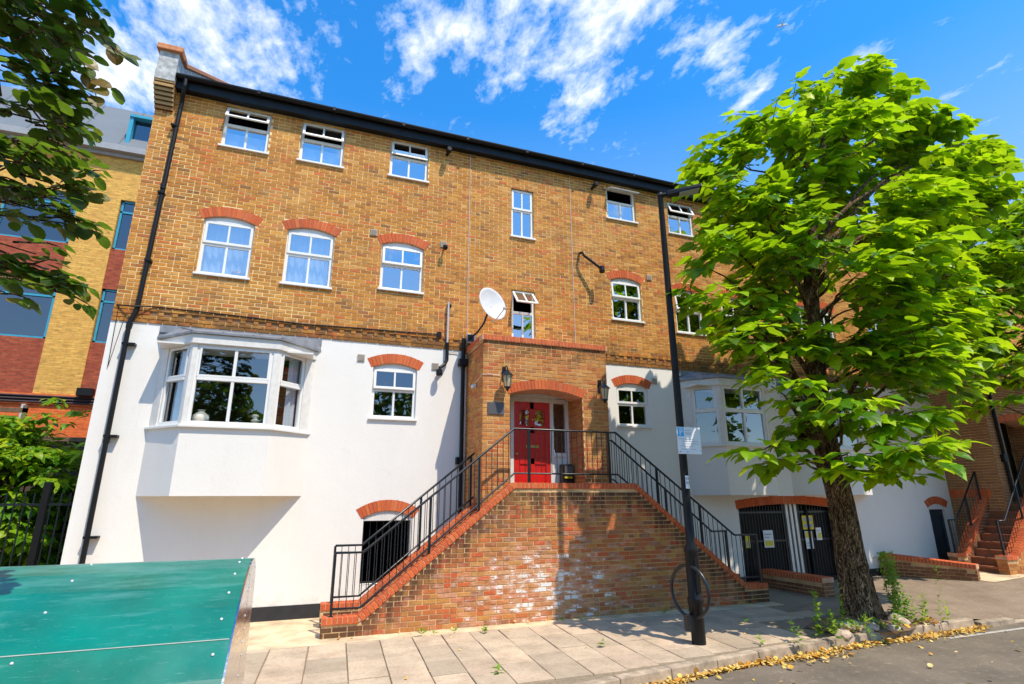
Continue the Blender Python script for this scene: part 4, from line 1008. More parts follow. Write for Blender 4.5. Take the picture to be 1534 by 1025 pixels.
# railings
def railing(name, lbl, grp, pts, y, base, posts, parent=None, rt=.02, low=.80, bal=.105, endpost=(True, True)):
    """pts: (x, z) line of the hand rail; base(x): level the posts stand on"""
    t = thing(name, lbl, 'railing', (pts[0][0], y, base(pts[0][0])), grp)
    q = MB(); q.tube([(x, y, z) for x, z in pts], rt, 10); q.build('handrail', blackm, t, smooth=True)
    lowp = [(x, z-low) for x, z in pts]; q = MB(); q.tube([(x, y, z) for x, z in lowp], rt*.85, 8); q.build('lower_rail', blackm, t, smooth=True)
    def zr_(x, P):
        for (a, b), (c_, d) in zip(P, P[1:]):
            if a <= x <= c_: return b+(d-b)*(x-a)/(c_-a)
        return P[0][1] if x < P[0][0] else P[-1][1]
    for x in posts:
        q = MB(); q.box(x-.019, x+.019, y-.019, y+.019, base(x)-.01, zr_(x, pts)-.005); q.build('post', blackm, t)
        q = MB(); q.box(x-.04, x+.04, y-.04, y+.04, base(x)-.005, base(x)+.008); q.build('foot_plate', blackm, t)
    n = int((pts[-1][0]-pts[0][0])/bal)
    for i in range(1, n):
        x = pts[0][0]+(pts[-1][0]-pts[0][0])*i/n
        if min(abs(x-p) for p in posts) < .035: continue
        q = MB(); q.tube([(x, y, zr_(x, lowp)), (x, y, zr_(x, pts))], .0065, 6, cap=False); q.build('baluster', blackm, t)
    return t
railing('stair_railing', 'black balustrade along the front edge of the double entrance stair and its landing', None,
        [(.53, 1.19), (.95, 1.185), (3.50, 3.23), (5.62, 3.23), (8.24, 1.27), (8.80, 1.26)], SY+.09, ztop, [.53, 2.0, 2.84, 3.78, 5.45, 6.5, 7.45, 8.78])
zl = lambda x: .36 if x < 1 else .36+(x-1)*(1.56/1.97)
railing('stair_railing', 'black rear balustrade of the left flight ending at the porch corner', None,
        [(.56, 1.24), (1.0, 1.24), (2.97, 2.83)], RY+.08, zl, [.56, 1.98, 2.9])
zr2 = lambda x: 2.2 if x < 5.96 else max(.43, 2.2-(x-5.96)*(1.77/2.38))
railing('stair_railing', 'black rear balustrade of the right flight, nearer the bay window', None,
        [(5.80, 3.16), (5.96, 3.16), (8.30, 1.30), (8.70, 1.30)], RY+.08, zr2, [5.8, 7.2, 8.66])

# ------------------------------------------------------------------ second porch and its stair
pr2 = thing('entrance_porch', 'shaded brown brick porch at the far right beyond the white walls', 'porch', (QX0, WALL, 0))
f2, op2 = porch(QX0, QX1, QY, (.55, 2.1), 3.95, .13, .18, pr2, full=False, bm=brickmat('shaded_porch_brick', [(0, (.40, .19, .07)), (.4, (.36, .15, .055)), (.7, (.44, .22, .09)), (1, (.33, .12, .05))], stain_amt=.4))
q = MB(); q.box(QX0+.5, QX1-.5, 10.5, 10.56, 1.9, 4.2); q.build('door_frame', interior, pr2)  # dark sheet across the whole opening, the unlit recess put into its colour
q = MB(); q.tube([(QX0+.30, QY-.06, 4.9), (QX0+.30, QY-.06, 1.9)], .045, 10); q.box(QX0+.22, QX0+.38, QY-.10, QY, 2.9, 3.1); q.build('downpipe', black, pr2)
# soldier band at the foot of its side wall
for i in range(14):
    me = unit_brick(.066, .215, .05, red, 'band_brick'); o = link('band_brick', me, (QX0-.004, WALL-.05-i*.0755, 1.98), pr2); o.rotation_euler = (0, 0, -math.pi/2)
treadm = simple('shaded_red_tread', (.30, .10, .045), .85, var=.3)  # red darkened so the colour holds the shade on these steps
st2 = thing('entrance_stair', 'red brick flight of steps at the far right climbing to the second porch', 'stairs', (16.0, 9.9, .2))
p2l = [(15.72, .62), (16.1, .62), (17.38, 2.02)]
p2f = [(16.0, .62), (16.4, .62), (17.9, 2.24), (20.6, 2.24)]
def parapet(pf, y0, y1, parent, m, zb=0.0):
    q = MB(); prism(q, [(pf[0][0]+.012, zb), (pf[-1][0], zb)]+[(x+(.012 if x == pf[0][0] else 0), z-.10) for x, z in pf[::-1]], y0+.01, y1-.01); q.build('parapet_core', mortar2, parent)
    coping(pf, y0-.015, y1-y0+.03, parent)
    f = Fr((0, y0, 0), (1, 0, 0), (0, -1, 0)); q = MB()
    def ex(z):
        zt = z+.17
        if zt < pf[0][1]: return []
        if zt > pf[2][1]: return [(0, 99)]
        return [(0, pf[1][0]+(zt-pf[1][1])/(pf[2][1]-pf[1][1])*(pf[2][0]-pf[1][0]))]
    for b in courses(f, pf[0][0]+.002, pf[-1][0], zb, pf[2][1], [], extra=ex): brick_faces(q, f, b)
    f = Fr((pf[0][0], y1, 0), (0, -1, 0), (-1, 0, 0))
    for b in courses(f, .002, y1-y0-.002, zb, pf[0][1]-.1, []): brick_faces(q, f, b)
    q.build('parapet_brickwork', m, parent, kind='stuff')
parapet(p2l, 10.12, 10.34, st2, dkred); parapet(p2f, 9.18, 9.42, st2, porchb)
n = 10
for i in range(n):
    xa = 16.05+i*.185; z0_ = .16+i*.183
    q = MB(); q.box(xa+.02, 18.6, 9.425, 10.115, z0_-.0, z0_+.14); q.build('riser', dkred, st2)  # darker brick carries the shade on the risers
    q = MB(); q.box(xa, 18.6, 9.423, 10.117, z0_+.141, z0_+.182); q.build('step', treadm, st2)
q = MB(); q.box(18.0, 20.5, 9.42, 11.0, .1, 1.985); q.build('landing', stepm, st2)
b2f = lambda x: .62 if x < 16.1 else .62+(x-16.1)*(1.4/1.28)
railing('stair_railing', 'black rail on the left side of the far right steps', None, [(15.85, 1.42), (16.15, 1.42), (17.3, 2.66)], 10.23, b2f, [15.85, 16.7, 17.3])
b2g = lambda x: .62 if x < 16.4 else min(2.24, .62+(x-16.4)*(1.62/1.5))
railing('stair_railing', 'black rail on the right side of the far right steps', None, [(16.15, 1.42), (16.45, 1.42), (17.95, 3.1), (20.4, 3.1)], 9.30, b2g, [16.15, 17.2, 18.0, 19.2, 20.4])
q = MB(); q.add([(14.9, 8.9, gzd(14.9, 8.9)+.012), (16.3, 8.9, gzd(16.3, 8.9)+.012), (16.3, 11.0, gzd(16.3, 11)+.012), (15.2, 11.0, gzd(15.2, 11)+.012)], [(0, 1, 2, 3)]); o = q.build('path', concrete); o['kind'] = 'structure'
q = MB(); q.hexa([(16.5, 6.9, -.1), (19.5, 7.3, -.1), (19.5, 9.1, 0), (16.5, 9.1, 0), (16.5, 6.9, .06), (19.5, 7.3, .10), (19.5, 9.1, .28), (16.5, 9.1, .24)]); o = q.build('forecourt_slab', slabm); o['kind'] = 'structure'

# ------------------------------------------------------------------ low walls by the gates
def low_wall(p, q_, h0, h1, lbl, m=dkred):
    """wall from the near end p back to q_ (x, y), 0.3 thick to the left of travel"""
    P = Vector((*p, 0)); Q = Vector((*q_, 0)); L = (Q-P).length; u = (Q-P).normalized(); nl = Vector((-u.y, u.x, 0)); T = .30
    t = thing('low_wall', lbl, 'wall', P)
    fl_ = Fr(Q+nl*T, -u, nl)          # left face, seen from the camera side
    fe = Fr(P+nl*T, -nl, -u); frr = Fr(P, u, -nl)
    zt = lambda s: h0+(h1-h0)*s/L
    ex = lambda z: [(0, max(0, L*(1-(z+.21-h0)/max(.001, h1-h0))) * 0)] if z+.17 < h0 else ([(0, L)] if h1 <= h0+.01 else [(max(0, L*(1-(z+.17-h0)/(h1-h0))), L)])
    bl = courses(fl_, 0, L, -.02, max(h0, h1)-.1, [], extra=ex); lay(fl_, bl, m, t, 110)
    q = MB()
    for b in courses(fe, 0, T, -.02, h0-.1, []): brick_faces(q, fe, b)
    q.build('end_brickwork', m, t, kind='stuff')
    q = MB(); q.hexa([fl_(0.01, -.1, -.012), fl_(L-.01, -.1, -.012), fl_(L-.01, -.1, -T+.012), fl_(.01, -.1, -T+.012), fl_(0.01, h1-.1, -.012), fl_(L-.01, h0-.1, -.012), fl_(L-.01, h0-.1, -T+.012), fl_(.01, h1-.1, -T+.012)]); q.build('wall_core', mortar2, t)
    n = int(L/.0755); a_ = math.atan2(fl_.u.y, fl_.u.x); me = unit_brick(.066, .10, T+.04, red, 'coping_brick')
    for i in range(n):
        s_ = (i+.5)*L/n; o = link('coping_brick', me, fl_(s_, h1+(h0-h1)*s_/L-.098, .02), t); o.rotation_euler = (0, math.atan2(h1-h0, L), a_)
    q = MB(); q.hexa([fl_(-.0, h1-.10, .017), fl_(L+.01, h0-.10, .017), fl_(L+.01, h0-.10, -T-.017), fl_(0, h1-.10, -T-.017), fl_(0, h1-.006, .017), fl_(L+.01, h0-.006, .017), fl_(L+.01, h0-.006, -T-.017), fl_(0, h1-.006, -T-.017)]); q.build('coping_bed', redmortar, t)
low_wall((10.62, 9.42), (10.55, WALL-.02), .375, .375, 'low dark brick wall with red coping running out from the black gates')
low_wall((15.10, 9.3), (14.35, WALL-.02), .47, .60, 'low dark brick wall with red coping between the tree trunk and far steps')

# ------------------------------------------------------------------ gates in the passage
def gate(x0, x1, lbl, notices, y=WALL+.22):
    t = thing('passage_gate', lbl, 'gate', (x0, y, 0), 'tall black barred gates under the wide arch')
    q = MB(); q.box(x0, x0+.04, y-.02, y+.02, .02, 1.86); q.box(x1-.04, x1, y-.02, y+.02, .02, 1.86)
    for z in (.05, .95, 1.62): q.box(x0+.04, x1-.04, y-.015, y+.015, z, z+.04)
    q.build('gate_frame', blackm, t)
    n = int((x1-x0)/.09)
    for i in range(1, n):
        x = x0+(x1-x0)*i/n; q = MB(); q.box(x-.008, x+.008, y-.008, y+.008, .06, 1.80); q.build('bar', blackm, t)
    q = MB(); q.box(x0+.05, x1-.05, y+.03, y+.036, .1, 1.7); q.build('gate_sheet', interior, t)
    return t
def notice(x, z, w_, h, lbl, cols, y=WALL+.195):
    t = thing('notice', lbl, 'notice', (x, y, z)); q = MB(); q.box(x-w_/2, x+w_/2, y-.006, y, z-h/2, z+h/2); q.build('notice_sheet', cols[0], t)
    for i, (fz0, fz1, fu0, fu1, m) in enumerate(cols[1]):
        q = MB(); q.box(x-w_/2+w_*fu0, x-w_/2+w_*fu1, y-.009, y-.0062, z-h/2+h*fz0, z-h/2+h*fz1); q.build('printed_panel', m, t)
gate(9.84, 11.38, 'left black barred gate with white and yellow notices behind the stair foot', None)
gate(11.82, 12.93, 'right black barred gate carrying the yellow notice behind the tree trunk', None)
gp_ = thing('gate_post', 'pair of pale grey posts between the two black passage gates', 'post', (11.6, WALL+.2, 0))
for xx in (11.42, 11.56, 11.70): q = MB(); q.box(xx, xx+.075, WALL+.16, WALL+.22, 0, 1.84); q.build('post_rail', galv, gp_)
notice(10.15, .98, .13, .30, 'small yellow notice nearest the stair railing', (yellowp, [(.1, .5, .2, .8, greyp)]))
notice(10.80, 1.02, .30, .40, 'white and yellow notice in the middle of the left gate', (signw, [(.08, .40, .1, .9, yellowp), (.55, .62, .1, .6, greyp), (.72, .8, .1, .8, greyp)]))
notice(12.13, 1.38, .36, .34, 'square yellow notice high on the right gate', (yellowp, [(.60, .85, .1, .9, greyp), (.15, .40, .1, .9, greyp)]))
notice(12.10, .96, .24, .42, 'white notice with yellow top low on the right gate', (signw, [(.62, .95, .08, .92, yellowp), (.3, .36, .1, .8, greyp), (.15, .2, .1, .7, greyp)]))
notice(12.45, 1.10, .18, .30, 'narrow white notice with yellow patch nearest the tree', (signw, [(.15, .6, .3, .9, yellowp), (.7, .78, .1, .8, greyp)]))
q = MB(); q.box(9.8, 12.95, WALL+.26, WALL+2.9, -.01, .02); q.build('passage_floor', stepm, bld)
dk = MB(); dk.box(16.43, 17.11, WALL+.14, WALL+.18, .0, 1.70); dk.box(16.43, 16.50, WALL+.10, WALL+.14, 0, 1.7); dk.box(17.04, 17.11, WALL+.10, WALL+.14, 0, 1.7); dk.box(16.5, 17.04, WALL+.10, WALL+.14, 1.5, 1.7)
dk.build('basement_door', simple('dark_blue_door', (.025, .04, .055), .4), bld)

# ------------------------------------------------------------------ lamp post, hoop, sign
lp = thing('lamp_post', 'tall black lamp post standing on the pavement in front of the stair', 'lamp post', (5.40, 7.16, .02))
LX, LY = 5.40, 7.16
q = MB(); q.lathe((LX, LY, 0), [(.098, 0), (.098, .52), (.106, .53), (.110, .60), (.106, .62), (.094, .64), (.094, 1.22), (.10, 1.24), (.10, 1.28), (.062, 1.36), (.060, 2.2), (.052, 5.0), (.046, 7.05), (.05, 7.06), (.05, 7.16), (0, 7.18)], 24); q.build('column', black, lp, smooth=True)
q = MB(); q.box(LX-.035, LX+.035, LY-.1075, LY-.085, .70, 1.15); q.build('access_door', black, lp, bevel=.004)
hv = Vector((.80, -.45, .10)).normalized(); hs = Vector((hv.y, -hv.x, 0)).normalized(); hu = hs.cross(hv); a0 = Vector((LX-.05, LY, 7.10))
def P3(l, s_, u_): return a0+hv*l+hs*s_+hu*u_
q = MB(); q.tube([P3(0, 0, .0), P3(.25, 0, 0)], .04, 8)
q.hexa([P3(.15, -.05, -.05), P3(.74, -.13, -.035), P3(.74, .13, -.035), P3(.15, .05, -.05), P3(.15, -.05, .05), P3(.74, -.11, .04), P3(.74, .11, .04), P3(.15, .05, .05)]); q.build('lamp_head', black, lp, bevel=.015)
q = MB(); q.hexa([P3(.36, -.07, -.052), P3(.70, -.10, -.043), P3(.70, .10, -.043), P3(.36, .07, -.052), P3(.36, -.07, -.040), P3(.70, -.10, -.03), P3(.70, .10, -.03), P3(.36, .07, -.040)]); q.build('lamp_lens', simple('lamp_lens', (.35, .36, .38), .2), lp)
hp = thing('cycle_hoop', 'black ring shaped cycle stand fixed to the foot of the lamp post', 'bike rack', (LX, LY, .3))
q = MB(); hc = Vector((LX-.07, LY+.02, .70)); hx = Vector((.22, -.97, 0)).normalized(); pts = [hc+hx*math.cos(t)*.33+Vector((0, 0, math.sin(t)*.35)) for t in [2*math.pi*i/36 for i in range(37)]]; q.tube(pts, .024, 8, cap=False); q.build('ring', blackm, hp, smooth=True)
q = MB(); q.tube([hc-hx*.12+Vector((0, 0, -.33)), (LX-.15, LY-.02, .24)], .03, 8); q.box(LX-.20, LX-.05, LY-.05, LY+.03, .20, .40); q.build('clamp', blackm, hp)
ps = thing('parking_sign', 'white parking sign plate with blue P panel strapped to the lamp post', 'sign', (5.49, LY-.1, 2.62), None)
sx0, sx1, sz0, sz1, sy = 5.27, 5.70, 2.64, 3.05, LY-.075
q = MB(); q.box(sx0, sx1, sy-.004, sy, sz0, sz1); q.build('sign_plate', signw, ps, bevel=.002)
q = MB(); q.box(sx0+.012, sx0+.125, sy-.0075, sy-.0045, sz1-.145, sz1-.012); q.build('blue_panel', bluep, ps)
q = MB(); y_ = sy-.011
def stroke(mb, x0, x1, z0, z1): mb.box(x0, x1, y_, y_+.003, z0, z1)
stroke(q, sx0+.045, sx0+.060, sz1-.130, sz1-.028); stroke(q, sx0+.060, sx0+.088, sz1-.043, sz1-.028); stroke(q, sx0+.060, sx0+.088, sz1-.088, sz1-.073); stroke(q, sx0+.083, sx0+.098, sz1-.082, sz1-.034); q.build('letter_p', signw, ps)
q = MB(); y_ = sy-.0075
for i, (a_, b_, z_) in enumerate(((.15, .24, .045), (.15, .26, .085), (.16, .25, .105), (.03, .30, .18), (.09, .37, .215), (.09, .39, .25), (.05, .28, .285), (.06, .16, .335), (.24, .33, .335))):
    x = sx0+a_
    while x < sx0+b_:
        l = random.choice([.015, .022, .03]); stroke(q, x, min(x+l, sx0+b_), sz1-z_-.008, sz1-z_); x += l+.008
q.build('small_print', greyp, ps)
q = MB(); stroke(q, sx0+.018, sx0+.04, sz0+.028, sz0+.042); q.build('red_mark', redprint, ps)
q = MB(); stroke(q, sx0+.16, sx0+.18, sz0+.03, sz0+.042); stroke(q, sx1-.02, sx1-.006, sz0+.045, sz0+.06); q.build('blue_mark', bluep, ps)
for z in (2.72, 2.96): q = MB(); q.lathe((LX, LY, z), [(.066, 0), (.066, .02)], 16); q.box(LX-.03, LX+.03, LY-.075, LY-.05, z, z+.02); q.build('strap', galv, ps)
sk = thing('column_number_sticker', 'small pale rectangular sticker on the lamp post below the parking sign', 'sticker', (LX, LY, 2.15)); q = MB()
for k in range(6):
    t0 = -math.pi/2-.55+k*.19; t1 = t0+.19; r_ = .0645; q.add([(LX+math.cos(t0)*r_, LY+math.sin(t0)*r_, 2.13), (LX+math.cos(t1)*r_, LY+math.sin(t1)*r_, 2.13), (LX+math.cos(t1)*r_, LY+math.sin(t1)*r_, 2.32), (LX+math.cos(t0)*r_, LY+math.sin(t0)*r_, 2.32)], [(0, 1, 2, 3)])
q.build('sticker_sheet', signw, sk)
q = MB()
for z in (2.26, 2.20): 
    for k in (0, 1): q.box(LX-.03+k*.035, LX-.005+k*.035, LY-.069, LY-.0655, z, z+.035)
q.build('digits', greyp, sk)

# ------------------------------------------------------------------ cycle hangar (bottom left)
hg = thing('cycle_hangar', 'green metal cycle hangar with a curved cover and brushed steel end', 'bike shelter', (-1.65, 5.3, 0))
HP = [(4.10, .10), (4.16, .40), (4.28, .66), (4.44, .87), (4.66, 1.06), (4.92, 1.22), (5.20, 1.34), (5.48, 1.43), (5.74, 1.475), (5.94, 1.465), (6.12, 1.42), (6.26, 1.33), (6.34, 1.20), (6.36, 1.02), (6.36, .10)]
HX0, HX1 = -2.98, -.385
cuts = [0, 3, 5, 7, 14]
q = MB()
def shell(mb, P, x0, x1, off=0.0):
    n = len(P); vs = [(x0, y, z) for y, z in P]+[(x1, y, z) for y, z in P]
    mb.add(vs, [(i, i+n, i+n+1, i+1) for i in range(n-1)])
def dense(P, k=5):
    R_ = []
    for i in range(len(P)-1):
        p0 = P[max(i-1, 0)]; p1 = P[i]; p2 = P[i+1]; p3 = P[min(i+2, len(P)-1)]
        for j in range(k):
            t = j/k; R_.append(tuple(.5*((2*p1[a])+(-p0[a]+p2[a])*t+(2*p0[a]-5*p1[a]+4*p2[a]-p3[a])*t*t+(-p0[a]+3*p1[a]-3*p2[a]+p3[a])*t**3) for a in (0, 1)))
    R_.append(P[-1]); return R_
def facet(P, k):   # gently faceted cover, like folded sheet
    return P[::k]+[P[-1]]
HD = dense(HP[:13], 5)
low_, up_ = HP[:5], HP[4:13]
for nm, PP in (('lower_cover', low_), ('upper_cover', up_)):
    q = MB(); shell(q, [(y-.004, z+.004) for y, z in PP], HX0, HX1-.0125); o = q.build(nm, green, hg, smooth=False)
    md = o.modifiers.new('Solid', 'SOLIDIFY'); md.thickness = .006; md.offset = 1
q = MB(); shell(q, [(y-.010, z+.008) for y, z in dense(HP[8:13], 4)], HX0, HX1-.004); q.build('ridge_flashing', simple('dull_green_grey', (.22, .38, .36), .35, .3), hg)
q = MB(); shell(q, HP[12:], HX0, HX1-.0125); q.build('back_panel', steel, hg)
q = MB(); q.tube([(HX0, 4.655-.010, 1.055+.010), (HX1-.02, 4.655-.010, 1.055+.010)], .005, 6); q.build('cover_seam', simple('pale_seal', (.35, .42, .36), .6), hg)
full = HD+HP[13:]
q = MB(); n = len(full)
for (ya, yb, nm) in ((0, 5.62, 'end_panel'), (5.62, 9, 'end_panel')):
    PP = [p for p in full if ya <= p[0] <= yb]
    if ya == 0: PP = PP+[(5.612, 1.452), (5.612, .10)]
    else: PP = [(5.628, .10), (5.628, 1.455)]+PP
    b = MB(); m_ = len(PP); b.add([(HX1, y, z) for y, z in PP]+[(HX1-.012, y, z) for y, z in PP], [tuple(range(m_)), tuple(range(2*m_-1, m_-1, -1))]+[(i, i+m_, (i+1) % m_+m_, (i+1) % m_) for i in range(m_)]); b.build(nm, steel, hg)
b = MB(); b.box(HX1-.008, HX1-.001, 5.611, 5.629, .1, 1.45); b.build('end_seam', black, hg)
rv_ = MB()
def rivet(mb, p, ax_): mb.lathe(p, [(0, .006), (.008, .005), (.011, .0)], 8, axis=ax_)
for k in range(3, 58, 5):
    y, z = HD[min(k, len(HD)-1)]; rivet(rv_, (HX1-.10, y-.008, z+.008), (0, -.7, .7))
for k in range(12, 58, 7): y, z = HD[min(k, len(HD)-1)]; rivet(rv_, (-1.6, y-.008, z+.008), (0, -.7, .7))
for z in (.35, .6, .85, 1.05, 1.25, 1.38): rivet(rv_, (HX1, 5.57, z), (1, 0, 0)); rivet(rv_, (HX1, 6.3 if z < 1.2 else 6.15, z), (1, 0, 0)); rivet(rv_, (HX1, 5.67, z-.12), (1, 0, 0))
rv_.build('rivet', galv, hg, kind='stuff')
q = MB(); q.box(HX0, HX1-.02, 4.10, 6.36, .0, .11); q.build('base_frame', steel, hg)
# ornaments in the bay window
t = thing('vase', 'round cream vase on the bay window sill, left side', 'vase', (-1.80, WALL-.42, 3.20)); q = MB()
q.lathe((-1.80, WALL-.43, 3.19), [(0, 0), (.06, .0), (.065, .02), (.11, .07), (.135, .13), (.12, .19), (.075, .23), (.05, .245), (.055, .275), (.065, .285), (.045, .285), (.03, .25)], 24); q.build('vase_body', cream, t, smooth=True)
t = thing('ornament', 'stack of three cream pebbles on the bay window sill, right side', 'ornament', (-.95, WALL-.42, 3.20)); q = MB()
for zz_, r_ in ((.0, .085), (.085, .07), (.165, .065)): q.lathe((-.95, WALL-.43, 3.19+zz_), [(0, 0), (r_*.55, 0), (r_*.6, .025), (r_, .05), (r_*.6, .078), (0, .085)], 18)
q.build('pebble', cream, t, smooth=True)
t = thing('bowl', 'small brown bowl inside the leftmost arched window', 'bowl', (-1.64, WALL+.2, 6.17)); q = MB(); q.lathe((-1.64, WALL+.2, 6.165), [(0, 0), (.06, 0), (.11, .06), (.12, .11), (.10, .11), (.05, .03)], 16); q.build('bowl_body', simple('brown_glaze', (.25, .12, .05), .4), t, smooth=True)
q = MB(); q.box(-2.25, -1.48, WALL+.13, WALL+.3, 6.10, 6.165); q.build('inner_sill', offwhite, bld)

# ------------------------------------------------------------------ neighbour on the left
nbd = thing('office_building', 'yellow and red brick office building with blue windows at the left edge', 'building', (-12, 20, 0))
NY = 20.0; fn = Fr((0, NY, 0), (1, 0, 0), (0, -1, 0))
PIL = [(-14.4, -13.2), (-11.1, -9.9), (-7.9, -6.75)]    # yellow piers
cols_ = [(-13.2, -11.1), (-9.9, -7.9), (-6.75, -4.6)]
nops = []
for a, b in cols_:
    for z0, z1 in ((6.75, 8.55), (9.95, 11.75)): nops.append(Op(a+.03, b-.03, z0, z1))
yl = MB(); rl = MB(); ol = MB()
for a, b in PIL+[(-4.6, -2)]: yl.fbox(fn, a, b, 5.05, 12.3, -.3, 0)
yl.fbox(fn, -16, -2, 12.3, 13.4, -.3, 0); 
for a, b in cols_:
    yl.fbox(fn, a, b, 11.75, 12.3, -.3, -.001)
    for z0, z1 in ((5.05, 6.75), (8.55, 9.95)): rl = MB(); rl.fbox(fn, a, b, z0, z1, -.3, -.03); rl.build('red_brick_panel', nb_red, nbd)
ol.fbox(fn, -16, -2, 0, 4.72, -.3, 0)
yl.build('yellow_brickwork', nb_yel, nbd); ol.build('lower_brickwork', nb_org, nbd)
bd = MB(); bd.fbox(fn, -16, -2, 4.72, 4.80, -.3, .05); bd.fbox(fn, -16, -2, 4.96, 5.05, -.3, .03); bd.build('string_course', nb_org, nbd)
bd = MB(); bd.fbox(fn, -16, -2, 4.80, 4.96, -.3, -.03)
for k in range(3): bd.tube([(-16, NY-.06, 4.79+k*.09), (-2, NY-.06, 4.79+k*.09)], .03, 6)
bd.build('service_pipe', simple('rusty_dark_pipe', (.05, .03, .03), .5), nbd)
bx = MB(); bx.box(-6.75, -6.35, NY-.25, NY, 5.02, 5.25); bx.build('floodlight', black, nbd)
dpn = MB(); dpn.tube([(-8.0, NY-.08, 4.7), (-8.0, NY-.08, 3.2)], .06, 8); dpn.build('downpipe', galv, nbd)
for a, b in cols_:
    for z0, z1 in ((6.75, 8.55), (9.95, 11.75)):
        w_ = MB(); n0, n1 = -.16, -.08; F = .06
        for L_ in ((a+.03, a+.03+F, z0, z1), (b-.03-F, b-.03, z0, z1), (a+.03, b-.03, z0, z0+F), (a+.03, b-.03, z1-F, z1), (a+.03, b-.03, z1-.45, z1-.45+F)): w_.fbox(fn, *L_, n0, n1)
        wo = w_.build('window', bluefr, nbd)
        q = MB(); q.fbox(fn, a+.09, b-.09, z0+F, z1-.45, -.14, -.13); q.build('pane', glass_bl, wo)
        q = MB(); q.fbox(fn, a+.09, b-.09, z1-.39, z1-F, -.14, -.13); q.build('pane', glass_bl, wo)
        q = MB(); q.fbox(fn, a+.0, b-.0, z0, z1, -.8, -.7); q.build('blind', interior, wo)  # dark sheet behind the panes; the unlit room is put into its colour
ro = MB()
n = 9
for i in range(n):
    xa = -13.5+i*(11.5/n); xb = xa+11.5/n-.02
    ro.hexa([(xa, NY-.25, 13.45), (xb, NY-.25, 13.45), (xb, NY+1.6, 16.2), (xa, NY+1.6, 16.2), (xa, NY-.29, 13.5), (xb, NY-.29, 13.5), (xb, NY+1.56, 16.25), (xa, NY+1.56, 16.25)])
    ro.tube([(xb+.01, NY-.3, 13.5), (xb+.01, NY+1.55, 16.25)], .02, 5)
ro.build('roof', roofgrey, nbd)
ro = MB(); ro.fbox(fn, -16, -2, 13.40, 13.62, -.1, .32); ro.fbox(fn, -16, -2, 13.28, 13.40, -.1, .12); ro.build('eaves_gutter', simple('grey_gutter', (.32, .33, .34), .6), nbd)
rs = MB(); rs.hexa([(-15, NY-.2, 13.45), (-13.5, NY-.2, 13.45), (-13.5, NY+1.6, 16.2), (-14.0, NY+1.6, 16.2), (-15, NY+5, 13.45), (-13.5, NY+5, 13.45), (-13.5, NY+1.7, 16.2), (-14.0, NY+1.7, 16.2)]); rs.build('roof_hip', roofgrey, nbd)
dm = MB(); dm.box(-7.0, -5.2, NY-.05, NY+1.4, 14.98, 15.08); dm.box(-7.0, -6.88, NY+.0, NY+1.2, 13.9, 15.0); dm.box(-5.3, -5.2, NY, NY+1.2, 13.9, 15.0); dm.build('dormer', bluefr, nbd)
dm = MB(); dm.box(-6.88, -5.3, NY+.2, NY+.24, 13.9, 14.98); dm.build('dormer_glass', glass_bl, nbd)
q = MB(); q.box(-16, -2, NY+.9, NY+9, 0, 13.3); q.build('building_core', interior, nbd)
# wooden rack and coping seen over the shrub
t = thing('timber_frame', 'weathered wooden frame on the wall behind the shrub at the left edge', 'wooden frame', (-7.6, 16, 3.4)); q = MB()
q.box(-7.9, -6.35, 16, 16.08, 3.98, 4.08); q.box(-7.9, -6.35, 16, 16.08, 3.62, 3.70); q.box(-6.43, -6.35, 16, 16.08, 3.4, 4.15); q.box(-7.0, -6.92, 16, 16.08, 3.4, 4.08); q.box(-7.9, -6.3, 15.9, 16.2, 3.72, 3.80); q.build('rail', wood, t)
t = thing('garden_wall', 'dark old wall behind the fence and the bright green shrub', 'wall', (-6, 16.4, 0)); q = MB(); q.box(-12, -3.6, 16.3, 16.5, 0, 3.35); q.build('wall_body', simple('dark_old_wall', (.07, .05, .035), .95, var=.4), t); q = MB(); q.box(-12, -3.6, 16.2, 16.6, 3.35, 3.45); q.build('wall_coping', wood, t)
fe = thing('railing_fence', 'black metal railing fence with a thick post left of the white wall', 'fence', (-4.6, 12.2, 0))
q = MB(); q.box(-8, XL, 12.19, 12.23, 1.90, 1.94); q.box(-8, XL, 12.19, 12.23, .25, .29); q.build('rail', blackm, fe)
x = -7.95
while x < XL:
    q = MB(); q.box(x-.01, x+.01, 12.2, 12.22, 0, 2.12); q.build('bar', blackm, fe); x += .13
q = MB(); q.box(-4.32, -4.22, 12.14, 12.24, 0, 2.30); q.build('post', black, fe)

# ------------------------------------------------------------------ foliage
random.seed(21)
def leaf_shape(kind):
    if kind == 'lobed': H = [(.0, .0), (-.04, .20), (.12, .34), (.40, .47), (.44, .27), (.72, .25), (1.0, .0)]; fold, droop = .16, .26
    elif kind == 'heart': H = [(.0, .0), (-.08, .22), (.08, .40), (.38, .46), (.66, .33), (.86, .16), (1.08, .0)]; fold, droop = .14, .30
    elif kind == 'round': H = [(.0, .0), (.06, .22), (.25, .40), (.50, .45), (.74, .38), (.92, .20), (1.0, .0)]; fold, droop = .12, .20
    else: H = [(.0, .0), (.15, .12), (.35, .20), (.6, .18), (.85, .08), (1.0, .0)]; fold, droop = .1, .25
    f = lambda x, y: (x, y, fold*abs(y)-droop*x*x)
    mid = [(0, 0), (.38, 0), (.70, 0)]
    up = [f(x, y) for x, y in H]; dn = [f(x, -y) for x, y in H[1:-1]]
    V = up+dn+[f(.38, 0), f(.70, 0)]; n = len(H); m1, m2 = len(V)-2, len(V)-1
    U = list(range(n)); D = [0]+[n+i for i in range(n-2)]+[n-1]; Fc = []
    h = n//2+0
    for side, rev in ((U, 0), (D, 1)):
        a = (side[0:h+1]+[m1]); b = (side[h:]+[m2, m1])
        Fc += [tuple(a if not rev else a[::-1]), tuple(b if not rev else b[::-1])]
    return V, Fc
